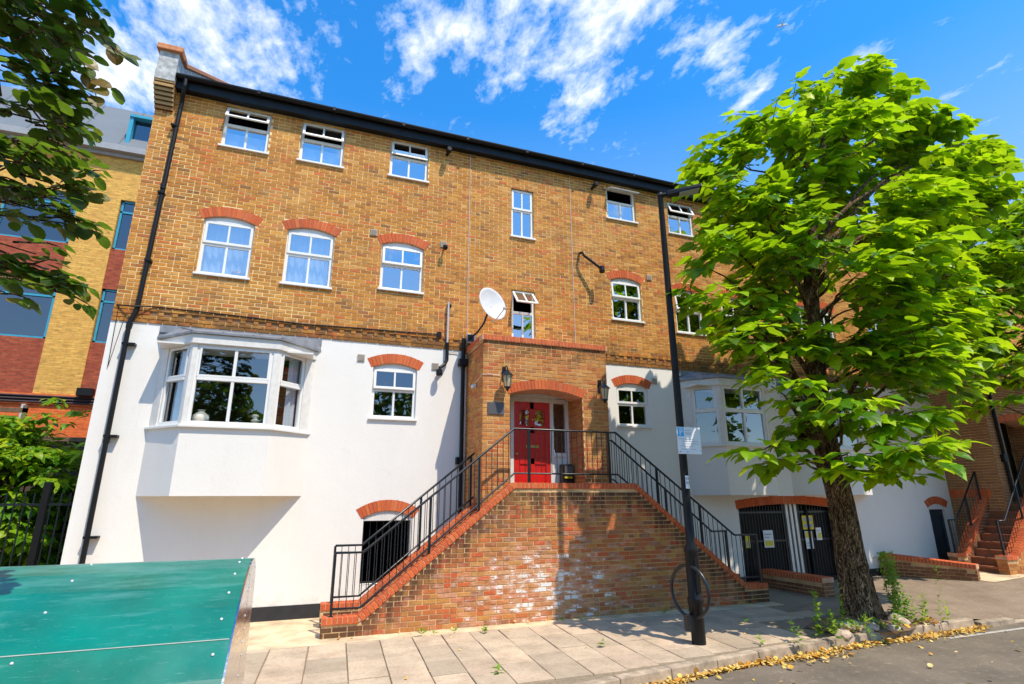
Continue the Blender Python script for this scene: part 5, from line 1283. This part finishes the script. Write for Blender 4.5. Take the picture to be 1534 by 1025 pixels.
SH = {k: leaf_shape(k) for k in ('lobed', 'heart', 'round', 'lance')}
def leaf_matrix(p, d, up, size):
    d = d.normalized(); y = up.cross(d).normalized(); z = d.cross(y)
    m = Matrix((d*size, y*size, z*size)).transposed().to_4x4(); m.translation = p
    return m
LM = {}
def make_leaves(mats, kinds, m, parent, single, name='leaf', stuff='foliage'):
    order = sorted(range(len(mats)), key=lambda i: -px_area(mats[i].translation, (mats[i].to_scale().x)**2*(.25+abs(mats[i].col[2].xyz.normalized().dot((CAM-mats[i].translation).normalized())))))
    for i in order[:single]:
        k = kinds[i]
        if (k, m.name) not in LM:
            me = bpy.data.meshes.new(name); V, Fc = SH[k]; me.from_pydata(V, [], Fc); me.materials.append(m); me.update(); LM[(k, m.name)] = me
        o = link(name, LM[(k, m.name)], mats[i].translation, parent)
        lo = o.location.copy(); o.matrix_basis = Matrix.Translation(lo) @ mats[i].to_3x3().to_4x4()
    mb = MB()
    for i in order[single:]:
        V, Fc = SH[kinds[i]]; M3 = mats[i]
        b = len(mb.v); mb.v += [tuple(M3 @ Vector(v)) for v in V]; mb.f += [tuple(b+j for j in f) for f in Fc]; mb.m += [0]*len(Fc)
    mb.build(stuff, m, parent, kind='stuff')
def rnd_unit():
    while 1:
        v = Vector((random.uniform(-1, 1), random.uniform(-1, 1), random.uniform(-1, 1)))
        if .01 < v.length < 1: return v
def limb(mb, a, b, r0, r1, sag=.1, n=6, wob=.06):
    a, b = Vector(a), Vector(b); pts = []; rs = []
    for i in range(n+1):
        t = i/n; p = a.lerp(b, t)+Vector((0, 0, sag*math.sin(math.pi*t)))
        if 0 < i < n: p += rnd_unit()*wob
        pts.append(p); rs.append(r0+(r1-r0)*t**.8)
    mb.tube(pts, rs, 7)
    return pts
def crown(blobs, hub, size, per, kinds, leafmat, parent, single, flat=.62, spread=.55, nleaf=(7, 11), trunkax=None, twigs=True):
    mats = []; ks = []; tw = MB()
    for (x, y, z, r) in blobs:
        c = Vector((x, y, z)); ns = max(2, int(per*r*r))
        for _ in range(ns):
            v = rnd_unit(); s_ = c+Vector((v.x*r, v.y*r*1.25, v.z*r*.85))
            outw = Vector((s_.x-hub[0], s_.y-hub[1], 0)); outw = outw.normalized() if outw.length > .1 else rnd_unit()
            d = (outw*1.1+Vector((random.uniform(-1, 1), random.uniform(-1, 1), random.uniform(-.25, .25)))).normalized()
            L = spread*random.uniform(.6, 1.1); e = s_+d*L
            if twigs: tw.tube([s_-d*.1, s_+d*L*.5+Vector((0, 0, .02)), e], [.009, .006, .003], 4, cap=False)
            nl = random.randint(*nleaf)
            for i in range(nl):
                t = (i+.6)/nl; p = s_+d*L*t; side = 1 if i % 2 else -1
                perp = Vector((-d.y, d.x, 0)).normalized()*side
                ld = (d*(.35+.7*t)+perp*(1.1-.75*t)+Vector((0, 0, random.uniform(-.55, .05)))+rnd_unit()*.28)
                up = (Vector((0, 0, 1))+rnd_unit()*.42-ld*.05).normalized(); sz = size*random.uniform(.5, 1.25)
                st_ = ld.normalized()*size*.35
                mats.append(leaf_matrix(p+st_, ld, up, sz)); ks.append(random.choice(kinds))
    make_leaves(mats, ks, leafmat, parent, single)
    if twigs: tw.build('twigs', bark, parent, kind='stuff')

# the pavement tree
tr = thing('street_tree', 'large bright green lobed leaf tree with a thick trunk growing beside the kerb', 'tree', (8.77, 7.35, 0), None)
TP = [(8.80, 7.35, -.05), (8.80, 7.35, .12), (8.79, 7.36, .45), (8.79, 7.38, 1.0), (8.80, 7.4, 1.9), (8.70, 7.42, 2.8), (8.70, 7.42, 3.8), (8.78, 7.4, 5.0), (8.95, 7.38, 6.3), (9.3, 7.35, 7.6), (9.8, 7.35, 9.0), (10.2, 7.35, 10.4)]
TR = [.36, .295, .25, .228, .205, .185, .165, .145, .115, .085, .07, .03]
q = MB(); N = 28; P_, R_ = [], []
for i in range(len(TP)-1):
    k = 6
    for j in range(k): t = j/k; P_.append(Vector(TP[i]).lerp(Vector(TP[i+1]), t)); R_.append(TR[i]+(TR[i+1]-TR[i])*t)
P_.append(Vector(TP[-1])); R_.append(TR[-1])
vs = []
import mathutils
for p, r_ in zip(P_, R_):
    for k in range(N):
        a = 2*math.pi*k/N; rib = 1+.055*math.sin(a*7+p.z*1.1)+.04*math.sin(a*13+p.z*2.3)
        nz = mathutils.noise.noise(Vector((math.cos(a)*2.2, math.sin(a)*2.2, p.z*1.6)))
        flare = 1+(.18*max(0, .45-p.z)*(1+math.sin(a*5+.6)))
        rr = r_*(rib+.13*nz)*flare; vs.append((p.x+math.cos(a)*rr, p.y+math.sin(a)*rr, p.z))
q.add(vs, [(i*N+k, i*N+(k+1) % N, (i+1)*N+(k+1) % N, (i+1)*N+k) for i in range(len(P_)-1) for k in range(N)])
q.build('trunk', bark, tr, smooth=True)
BL = [(10.64, 7.35, 11.2, 0.58), (9.81, 7.55, 10.49, 0.63), (11.23, 7.15, 10.75, 0.64), (8.46, 7.35, 9.38, 0.63), (7.8, 7.65, 8.94, 0.58), (13.01, 7.55, 11.27, 0.56), (13.06, 7.05, 10.72, 0.6), (9.2, 6.55, 8.93, 0.66), (12.76, 7.95, 10.52, 0.83), (8.25, 6.75, 8.23, 0.64), (6.67, 7.35, 7.96, 0.41), (6.66, 7.65, 8.52, 0.29), (6.69, 6.85, 7.25, 0.5), (8.77, 8.15, 8.24, 0.73), (11.38, 8.35, 9.23, 0.73), (12.38, 6.95, 9.31, 0.75), (14.9, 7.55, 10.53, 0.73), (15.5, 7.35, 10.6, 0.45), (15.0, 7.85, 9.77, 0.87), (6.84, 7.35, 6.86, 0.52), (5.75, 6.55, 6.12, 0.34), (6.86, 6.65, 6.13, 0.57), (7.63, 6.35, 6.37, 0.57), (11.3, 8.15, 8.04, 0.62), (10.3, 6.55, 7.51, 0.66), (13.22, 7.55, 8.44, 0.79), (8.88, 7.85, 6.41, 0.55), (7.94, 8.15, 6.25, 0.54), (5.75, 7.05, 5.85, 0.28), (5.65, 7.15, 5.3, 0.26), (5.75, 6.55, 4.96, 0.29), (8.05, 6.05, 5.69, 0.44), (9.36, 6.35, 6.27, 0.61), (9.24, 6.55, 5.42, 0.6), (12.77, 8.35, 6.82, 0.72), (11.52, 7.05, 6.61, 0.63), (11.32, 6.85, 5.64, 0.6), (6.57, 6.75, 4.58, 0.40), (5.9, 6.45, 4.41, 0.28), (7.22, 7.05, 4.25, 0.40), (6.5, 6.75, 3.78, 0.30), (6.89, 6.55, 3.57, 0.36), (7.8, 7.35, 5.0, 0.43), (9.42, 6.95, 4.79, 0.56), (9.45, 6.55, 4.32, 0.53), (10.18, 7.55, 4.07, 0.46), (9.9, 6.35, 4.55, 0.47), (11.25, 6.95, 4.29, 0.42), (7.36, 6.95, 3.11, 0.30), (7.36, 6.15, 3.32, 0.26), (9.03, 6.95, 3.18, 0.42), (9.64, 6.75, 3.41, 0.30), (6.1, 6.75, 2.72, 0.2), (6.54, 7.05, 2.66, 0.2), (7.15, 7.35, 2.55, 0.18), (7.3, 6.25, 2.62, 0.24), (8.0, 6.45, 2.65, 0.28), (8.35, 6.25, 2.64, 0.30), (9.2, 6.55, 2.72, 0.32), (9.9, 6.75, 2.83, 0.26), (9.0, 6.75, 2.36, 0.22), (7.3, 6.55, 2.35, 0.14), (8.1, 6.35, 2.32, 0.2), (13.12, 7.95, 5.42, 0.50),
      (11.9, 7.4, 7.6, .6), (10.2, 8.0, 9.6, .6), (9.4, 8.3, 7.4, .6), (14.1, 7.2, 9.0, .6)]
BL = [((x-.22 if (z > 8.6 and x < 11.6) else x+.42 if x < 8.6 else x+.1 if x < 12.5 else x-.25), y, (z-.3 if z > 8 else z), r_*(.86 if x < 8.6 else 1)) for x, y, z, r_ in BL]
def axis_pt(z):
    for (a, b) in zip(TP, TP[1:]):
        if a[2] <= z <= b[2]: return Vector(a).lerp(Vector(b), (z-a[2])/(b[2]-a[2]))
    return Vector(TP[-1])
for i, (x, y, z, r_) in enumerate(BL):
    if i % 5 == 4 and r_ > .5: continue
    dz = math.hypot(x-9.2, y-7.35)*.62; s_ = axis_pt(min(max(2.3, z-dz), 10.2)); q = MB(); L = (Vector((x, y, z))-s_).length
    pts = limb(q, s_, (x, y, z-.05), min(.06, .014*L+.014), .008, .10*L, 7, .05*min(L, 2))
    q.build('branch', bark, tr, smooth=True)
BL += [(7.9, 7.0, 7.2, .5), (8.3, 6.9, 4.7, .42), (7.6, 6.9, 5.4, .42), (6.9, 6.9, 5.1, .35), (8.3, 6.7, 3.5, .35), (10.6, 6.8, 5.2, .5), (12.2, 7.2, 5.2, .45)]
crown(BL, (9.2, 7.35), .285, 62, ['lobed', 'lobed', 'heart'], leafm, tr, 300, spread=.55)

tr2 = thing('street_tree', 'second bright green tree entering from the right edge of the picture above the far steps', 'tree', (19.2, 8.3, 0))
B2 = [(16.8, 8.6, 9.2, .7), (17.6, 8.6, 10.0, 0.7), (19.17, 8.6, 9.66, 0.98), (16.06, 8.6, 8.1, 0.7), (17.45, 8.6, 8.33, 0.93), (18.44, 8.6, 7.87, 0.94), (15.99, 8.6, 7.2, 0.7), (17.28, 8.6, 7.12, 0.81), (15.5, 8.6, 6.16, 0.55), (16.34, 8.6, 6.08, 0.7), (17.54, 8.6, 6.02, 0.8), (15.8, 8.6, 5.14, 0.5), (16.75, 8.6, 5.05, 0.5), (15.61, 8.6, 4.2, 0.3), (18.7, 8.6, 5.6, .7), (16.74, 8.4, 4.3, 0.3), (20.2, 8.2, 8.0, 1.1), (20.8, 8.2, 10.2, 1.2), (20.5, 8.2, 6.2, .9)]
q = MB(); limb(q, (19.2, 8.3, 0), (19.0, 8.3, 4.2), .3, .2, 0, 8, .04); limb(q, (19.0, 8.3, 4.2), (19.3, 8.3, 10), .2, .05, 0, 8, .08); q.build('trunk', bark, tr2, smooth=True)
for (x, y, z, r_) in B2:
    q = MB(); limb(q, (19.05, 8.3, min(9, max(3.2, z-1.6))), (x, y, z), .06, .012, .2, 7, .08); q.build('branch', bark, tr2, smooth=True)
crown(B2, (19.1, 8.3), .30, 46, ['lobed', 'heart'], leafm, tr2, 120, spread=.55)

# overhanging tree at the upper left, close to the camera
tr3 = thing('overhanging_tree', 'dark bronze green small leaved branches hanging into the upper left corner', 'tree', (-5.2, 4.6, -.1))
B3 = [(-2.35, 4.3, 5.47, 0.3), (-2.11, 4.3, 5.49, 0.25), (-1.95, 4.35, 5.66, 0.12), (-2.2, 4.3, 5.09, 0.29), (-1.97, 4.3, 5.12, 0.15), (-2.2, 4.3, 4.69, 0.28), (-2.0, 4.3, 4.7, 0.19), (-1.87, 4.3, 4.60, 0.09), (-2.08, 4.3, 4.28, 0.28), (-1.89, 4.3, 4.28, 0.17), (-1.74, 4.3, 4.22, 0.07), (-2.01, 4.3, 3.93, 0.21), (-1.85, 4.3, 3.95, 0.11), (-1.66, 4.3, 3.88, 0.05), (-2.02, 4.3, 3.58, 0.16), (-1.80, 4.3, 3.42, 0.07), (-1.97, 4.3, 3.31, 0.11), (-1.70, 4.3, 3.36, 0.05), (-1.86, 4.3, 3.60, 0.09), (-2.25, 4.5, 3.5, .2), (-2.3, 4.4, 4.1, .3),
      (-2.7, 4.3, 5.9, .45), (-2.3, 4.0, 6.1, .4), (-2.9, 4.0, 5.2, .45), (-2.7, 4.2, 4.5, .4), (-3.3, 4.4, 6.0, .5), (-3.6, 4.4, 5.0, .5), (-2.6, 3.6, 6.4, .45), (-2.0, 3.7, 6.5, .35), (-4.2, 4.5, 6.2, .6), (-4.6, 4.5, 5.2, .5), (-3.3, 3.4, 6.8, .6), (-2.2, 3.2, 7.0, .4)]  # unseen clumps of the crown, added to shade the hanging branches
q = MB(); limb(q, (-5.2, 4.6, -.1), (-4.9, 4.5, 6.5), .22, .13, 0, 8, .05); q.build('trunk', bark, tr3, smooth=True)
for (x, y, z, r_) in B3:
    q = MB(); limb(q, (-4.9, 4.5, min(6.2, max(3.6, z-.2))), (x, y, z), .028, .004, .22, 8, .05); q.build('branch', bark, tr3, smooth=True)
crown(B3, (-4.9, 4.5), .105, 165, ['round', 'round', 'heart'], leafd, tr3, 300, spread=.20, nleaf=(6, 9))
# the loose sprays that stand against the sky
mats = []; tw = MB(); sprays = [([(-1.92, 4.3, 5.62), (-1.84, 4.3, 5.50), (-1.77, 4.3, 5.40), (-1.68, 4.3, 5.34), (-1.60, 4.3, 5.30)], 7), ([(-1.95, 4.3, 5.32), (-1.86, 4.3, 5.15), (-1.79, 4.3, 5.02), (-1.73, 4.3, 4.88)], 7), ([(-1.85, 4.3, 4.15), (-1.75, 4.3, 4.10), (-1.62, 4.3, 4.08)], 6), ([(-1.95, 4.3, 3.5), (-1.78, 4.3, 3.42), (-1.60, 4.3, 3.40)], 6)]
for pts, n in sprays:
    tw.tube(pts, [.005]*(len(pts)-1)+[.002], 5)
    for i in range(n):
        t = (i+.5)/n*(len(pts)-1); a = int(t); p = Vector(pts[a]).lerp(Vector(pts[a+1]), t-a); d = (Vector(pts[a+1])-Vector(pts[a])).normalized()
        ld = d*.5+Vector((random.uniform(-.2, .9), random.uniform(-.4, .2), random.uniform(-.9, .5))); mats.append(leaf_matrix(p, ld, Vector((random.uniform(-.3, .3), -1, .6)), random.uniform(.10, .15)))
mb = MB()
for m_ in mats:
    V, Fc = SH['round']; b = len(mb.v); mb.v += [tuple(m_ @ Vector(v)) for v in V]; mb.f += [tuple(b+j for j in f) for f in Fc]; mb.m += [0]*len(Fc)
mb.build('spray_leaves', leaf_mat('olive_leaf', [(0, (.06, .11, .015)), (.6, (.12, .17, .02)), (1, (.20, .10, .03))], .35, (.3, .4, .04)), tr3, kind='stuff'); tw.build('spray_twigs', bark, tr3)

# shrub behind the fence
sh_ = thing('shrub', 'sunlit yellow green climbing shrub behind the black railing fence', 'shrub', (-5.6, 14, 0))
SB = [(random.uniform(-7.8, -3.7), random.uniform(13.2, 15), 0, 0) for _ in range(190)]
SB = [(x, y, random.uniform(.3, 3.2+.35*math.sin(x*3)), random.uniform(.25, .45)) for x, y, _, _ in SB]+[(-5.0, 13.8, 3.6, .22), (-4.9, 13.8, 3.9, .15), (-4.3, 13.7, 3.6, .15)]
q = MB()
for i in range(14): x = random.uniform(-7.5, -3.9); limb(q, (x, 14.2, 0), (x+random.uniform(-.4, .4), 14+random.uniform(-.5, .5), 2.9), .03, .01, .0, 7, .08)
q.build('stem', bark, sh_, kind='stuff')
crown(SB, (-5.6, 17.5), .19, 75, ['lance', 'heart'], leafb, sh_, 160, spread=.4, nleaf=(7, 10), twigs=False)

# tree pit, stones, weeds and the drift of dry leaves in the gutter
tpit = MB(); K = 20; cx, cy = 8.7, 7.25
ring = [(cx+math.cos(2*math.pi*k/K)*1.05*(1+.12*math.sin(k*2.3)), cy+math.sin(2*math.pi*k/K)*.52*(1+.12*math.sin(k*1.7)), .014) for k in range(K)]
ring2 = [(cx+(x-cx)*.55, cy+(y-cy)*.55, .11+.03*math.sin(k)) for k, (x, y, z) in enumerate(ring)]
tpit.add([(cx, cy, .13)]+ring2+ring, [(0, 1+k, 1+(k+1) % K) for k in range(K)]+[(1+k, 1+K+k, 1+K+(k+1) % K, 1+(k+1) % K) for k in range(K)])
o = tpit.build('tree_pit', soil, smooth=True); o['kind'] = 'structure'
def rock(x, y, z, r_, lbl):
    bm_ = MB(); base = [(a, b, c) for a in (-1, 1) for b in (-1, 1) for c in (-1, 1)]
    import bmesh
    bm = bmesh.new(); bmesh.ops.create_icosphere(bm, subdivisions=2, radius=1)
    for v in bm.verts:
        n_ = mathutils.noise.noise(v.co*1.1+Vector((x*3, y*5, 0))); v.co *= 1+.45*n_; v.co.z *= .55; v.co.x *= 1.25
    me = bpy.data.meshes.new('stone'); bm.to_mesh(me); bm.free(); me.materials.append(stone)
    o = link('stone', me, (x, y, z)); o.scale = (r_, r_, r_); o.rotation_euler = (random.uniform(-.3, .3), random.uniform(-.3, .3), random.uniform(0, 3)); tag(o, lbl, 'stone')
for a in ((7.98, 6.98, .09, .14, 'pale stone leaning on the left side of the tree pit'), (8.25, 6.92, .06, .13, 'flat stone in front of the tree trunk, nearest the weeds'), (8.42, 6.86, .07, .09, 'small stone in the tree pit between two flat stones'),
          (8.72, 6.78, .05, .11, 'low stone by the kerb right in front of the trunk'), (9.18, 7.0, .10, .15, 'upright pale stone against the right foot of the trunk'), (7.72, 6.83, .04, .12, 'broken slab piece at the left corner of the tree pit')): rock(*a)
mats = []; ks = []
def plant(x, y, h, n, spreadv=.12):
    for i in range(n):
        t = (i+1)/n; a = random.uniform(0, 6.28); p = Vector((x+math.sin(x*9)*.12*t*h, y, .03+h*t)); d = Vector((math.cos(a), math.sin(a), random.uniform(.1, 1.0)))
        mats.append(leaf_matrix(p, d, Vector((0, 0, 1))+rnd_unit()*.3, random.uniform(.06, .13)*(1.2-.5*t))); ks.append('lance')
for (x, y, h, n) in [(7.35, 6.85, .62, 34), (7.30, 6.88, .40, 24), (7.55, 6.82, .35, 26), (7.6, 7.1, .55, 26), (7.95, 7.0, .50, 24), (8.05, 7.05, .65, 22), (8.0, 6.62, .3, 20), (8.9, 6.78, .28, 22), (8.75, 6.75, .2, 16), (9.3, 6.9, .35, 22), (9.5, 6.95, .45, 26), (9.65, 6.9, .40, 24),
                     (9.95, 6.85, .85, 30), (10.1, 6.85, .30, 12), (6.75, 6.75, .28, 16), (7.35, 6.63, .32, 16), (8.72, 6.70, .22, 14), (6.6, 6.55, .22, 14), (9.8, 7.0, .5, 24)]: plant(x, y, h, n)
for _ in range(14): plant(random.uniform(1.0, 7.4), random.choice([9.02, random.uniform(6.6, 8.9)]), random.uniform(.03, .09), 6)
for _ in range(110):
    x = random.uniform(7.6, 8.6); mats.append(leaf_matrix(Vector((x, random.uniform(6.75, 7.1), .05+random.random()*.12)), Vector((random.uniform(-1, 1), random.uniform(-1, 1), random.uniform(.3, 1.4))), Vector((0, 0, 1)), random.uniform(.05, .11))); ks.append('lance')
mb = MB()
for m_, k in zip(mats, ks):
    V, Fc = SH[k]; b = len(mb.v); mb.v += [tuple(m_ @ Vector(v)) for v in V]; mb.f += [tuple(b+j for j in f) for f in Fc]; mb.m += [0]*len(Fc)
mb.build('weeds', leafw, kind='stuff')
cr = thing('climbing_weed', 'bright green feathery weed climbing the right side of the tree trunk foot', 'plant', (9.28, 7.15, .1))
mats = []
for _ in range(800):
    t = random.random()**1.3; z = .1+1.0*t; x = 9.30-.12*t+random.uniform(-.10, .13)*(1.15-.5*t); y = 7.08+random.uniform(-.12, .12)
    mats.append(leaf_matrix(Vector((x, y, z)), Vector((random.uniform(-.6, 1), random.uniform(-1, .2), random.uniform(-.2, 1))), Vector((0, -.4, 1))+rnd_unit()*.4, random.uniform(.04, .09)))
mb = MB()
for m_ in mats:
    V, Fc = SH['lance']; b = len(mb.v); mb.v += [tuple(m_ @ Vector(v)) for v in V]; mb.f += [tuple(b+j for j in f) for f in Fc]; mb.m += [0]*len(Fc)
mb.build('foliage', leafw, cr, kind='stuff'); q = MB(); limb(q, (9.32, 7.08, .05), (9.2, 7.08, 1.1), .008, .003, 0, 7, .02); q.build('stem', bark, cr)
mb = MB()
def litter(n, f, size, zf):
    for _ in range(n):
        x, y = f(); z = zf(x, y)
        m_ = leaf_matrix(Vector((x, y, z+random.random()*.035)), Vector((random.uniform(-1, 1), random.uniform(-1, 1), random.uniform(-.3, .6))), Vector((0, 0, 1))+rnd_unit()*.7, size*random.uniform(.6, 1.4))
        V, Fc = SH[random.choice(['lance', 'round'])]; b = len(mb.v); mb.v += [tuple(m_ @ Vector(v)) for v in V]; mb.f += [tuple(b+j for j in f) for f in Fc]; mb.m += [0]*len(Fc)
def gut():
    x = random.uniform(3.2, 10.9); w_ = .04+.06*max(0, math.sin(x*2.1)+.5)+.05*(x > 6); return x, ky(x)-abs(random.gauss(0, 1))*w_*.8-.01
litter(1900, gut, .052, lambda x, y: -.112)
litter(60, lambda: (random.uniform(2, 12), random.uniform(4.5, 6.5)), .07, lambda x, y: -.115)
litter(130, lambda: (random.uniform(7.6, 9.9), random.uniform(6.8, 7.1)), .08, lambda x, y: .05)
litter(40, lambda: (random.uniform(0, 9), random.uniform(7.0, 9.3)), .035, lambda x, y: .028)
litter(60, lambda: (random.uniform(.5, 8.9), random.uniform(9.2, 9.38)), .04, lambda x, y: .02)
mb.build('dry_leaf_litter', drym, kind='stuff')

# trees on the other side of the road, seen only as reflections in the panes
ot = MB()
random.seed(5)
for _ in range(16000):
    x = random.uniform(-22, 34); h = 9.5+1.8*math.sin(x*.45)+1.2*math.sin(x*1.13+1); z = random.uniform(.2, h); y = -17+random.uniform(-1.8, 1.8)
    c = Vector((x, y, z)); u = rnd_unit()*.55; v = rnd_unit()*.55; ot.add([c, c+u, c+u+v, c+v], [(0, 1, 2, 3)])
o = ot.build('far_side_trees', leafd); o['kind'] = 'stuff'
# airliner
apn = thing('airplane', 'tiny white airliner high in the blue sky above the tree', 'airplane', (380, 300, 427))
q = MB(); c = Vector((380, 300, 427)); ax_ = Vector((.55, .1, -.83)).normalized(); ax_ = Vector((.86, -.5, .05)).normalized(); sd = Vector((.5, .86, 0)).normalized()
q.tube([c-ax_*5.5, c-ax_*4, c+ax_*3.5, c+ax_*5], [.25, .6, .6, .1], 10)
q.build('fuselage', planewhite, apn)
for s_ in (-1, 1):
    q = MB(); q.hexa([c+ax_*1-Vector((0, 0, .1)), c-ax_*1-Vector((0, 0, .1)), c-ax_*2.2+sd*5*s_, c-ax_*1.5+sd*5*s_, c+ax_*1+Vector((0, 0, .1)), c-ax_*1+Vector((0, 0, .1)), c-ax_*2.2+sd*5*s_+Vector((0, 0, .1)), c-ax_*1.5+sd*5*s_+Vector((0, 0, .1))]); q.build('wing', planewhite, apn)
    q = MB(); q.hexa([c-ax_*4-Vector((0, 0, .1)), c-ax_*5-Vector((0, 0, .1)), c-ax_*5.5+sd*1.8*s_, c-ax_*5+sd*1.8*s_, c-ax_*4+Vector((0, 0, .1)), c-ax_*5+Vector((0, 0, .1)), c-ax_*5.5+sd*1.8*s_+Vector((0, 0, .1)), c-ax_*5+sd*1.8*s_+Vector((0, 0, .1))]); q.build('tailplane', planewhite, apn)
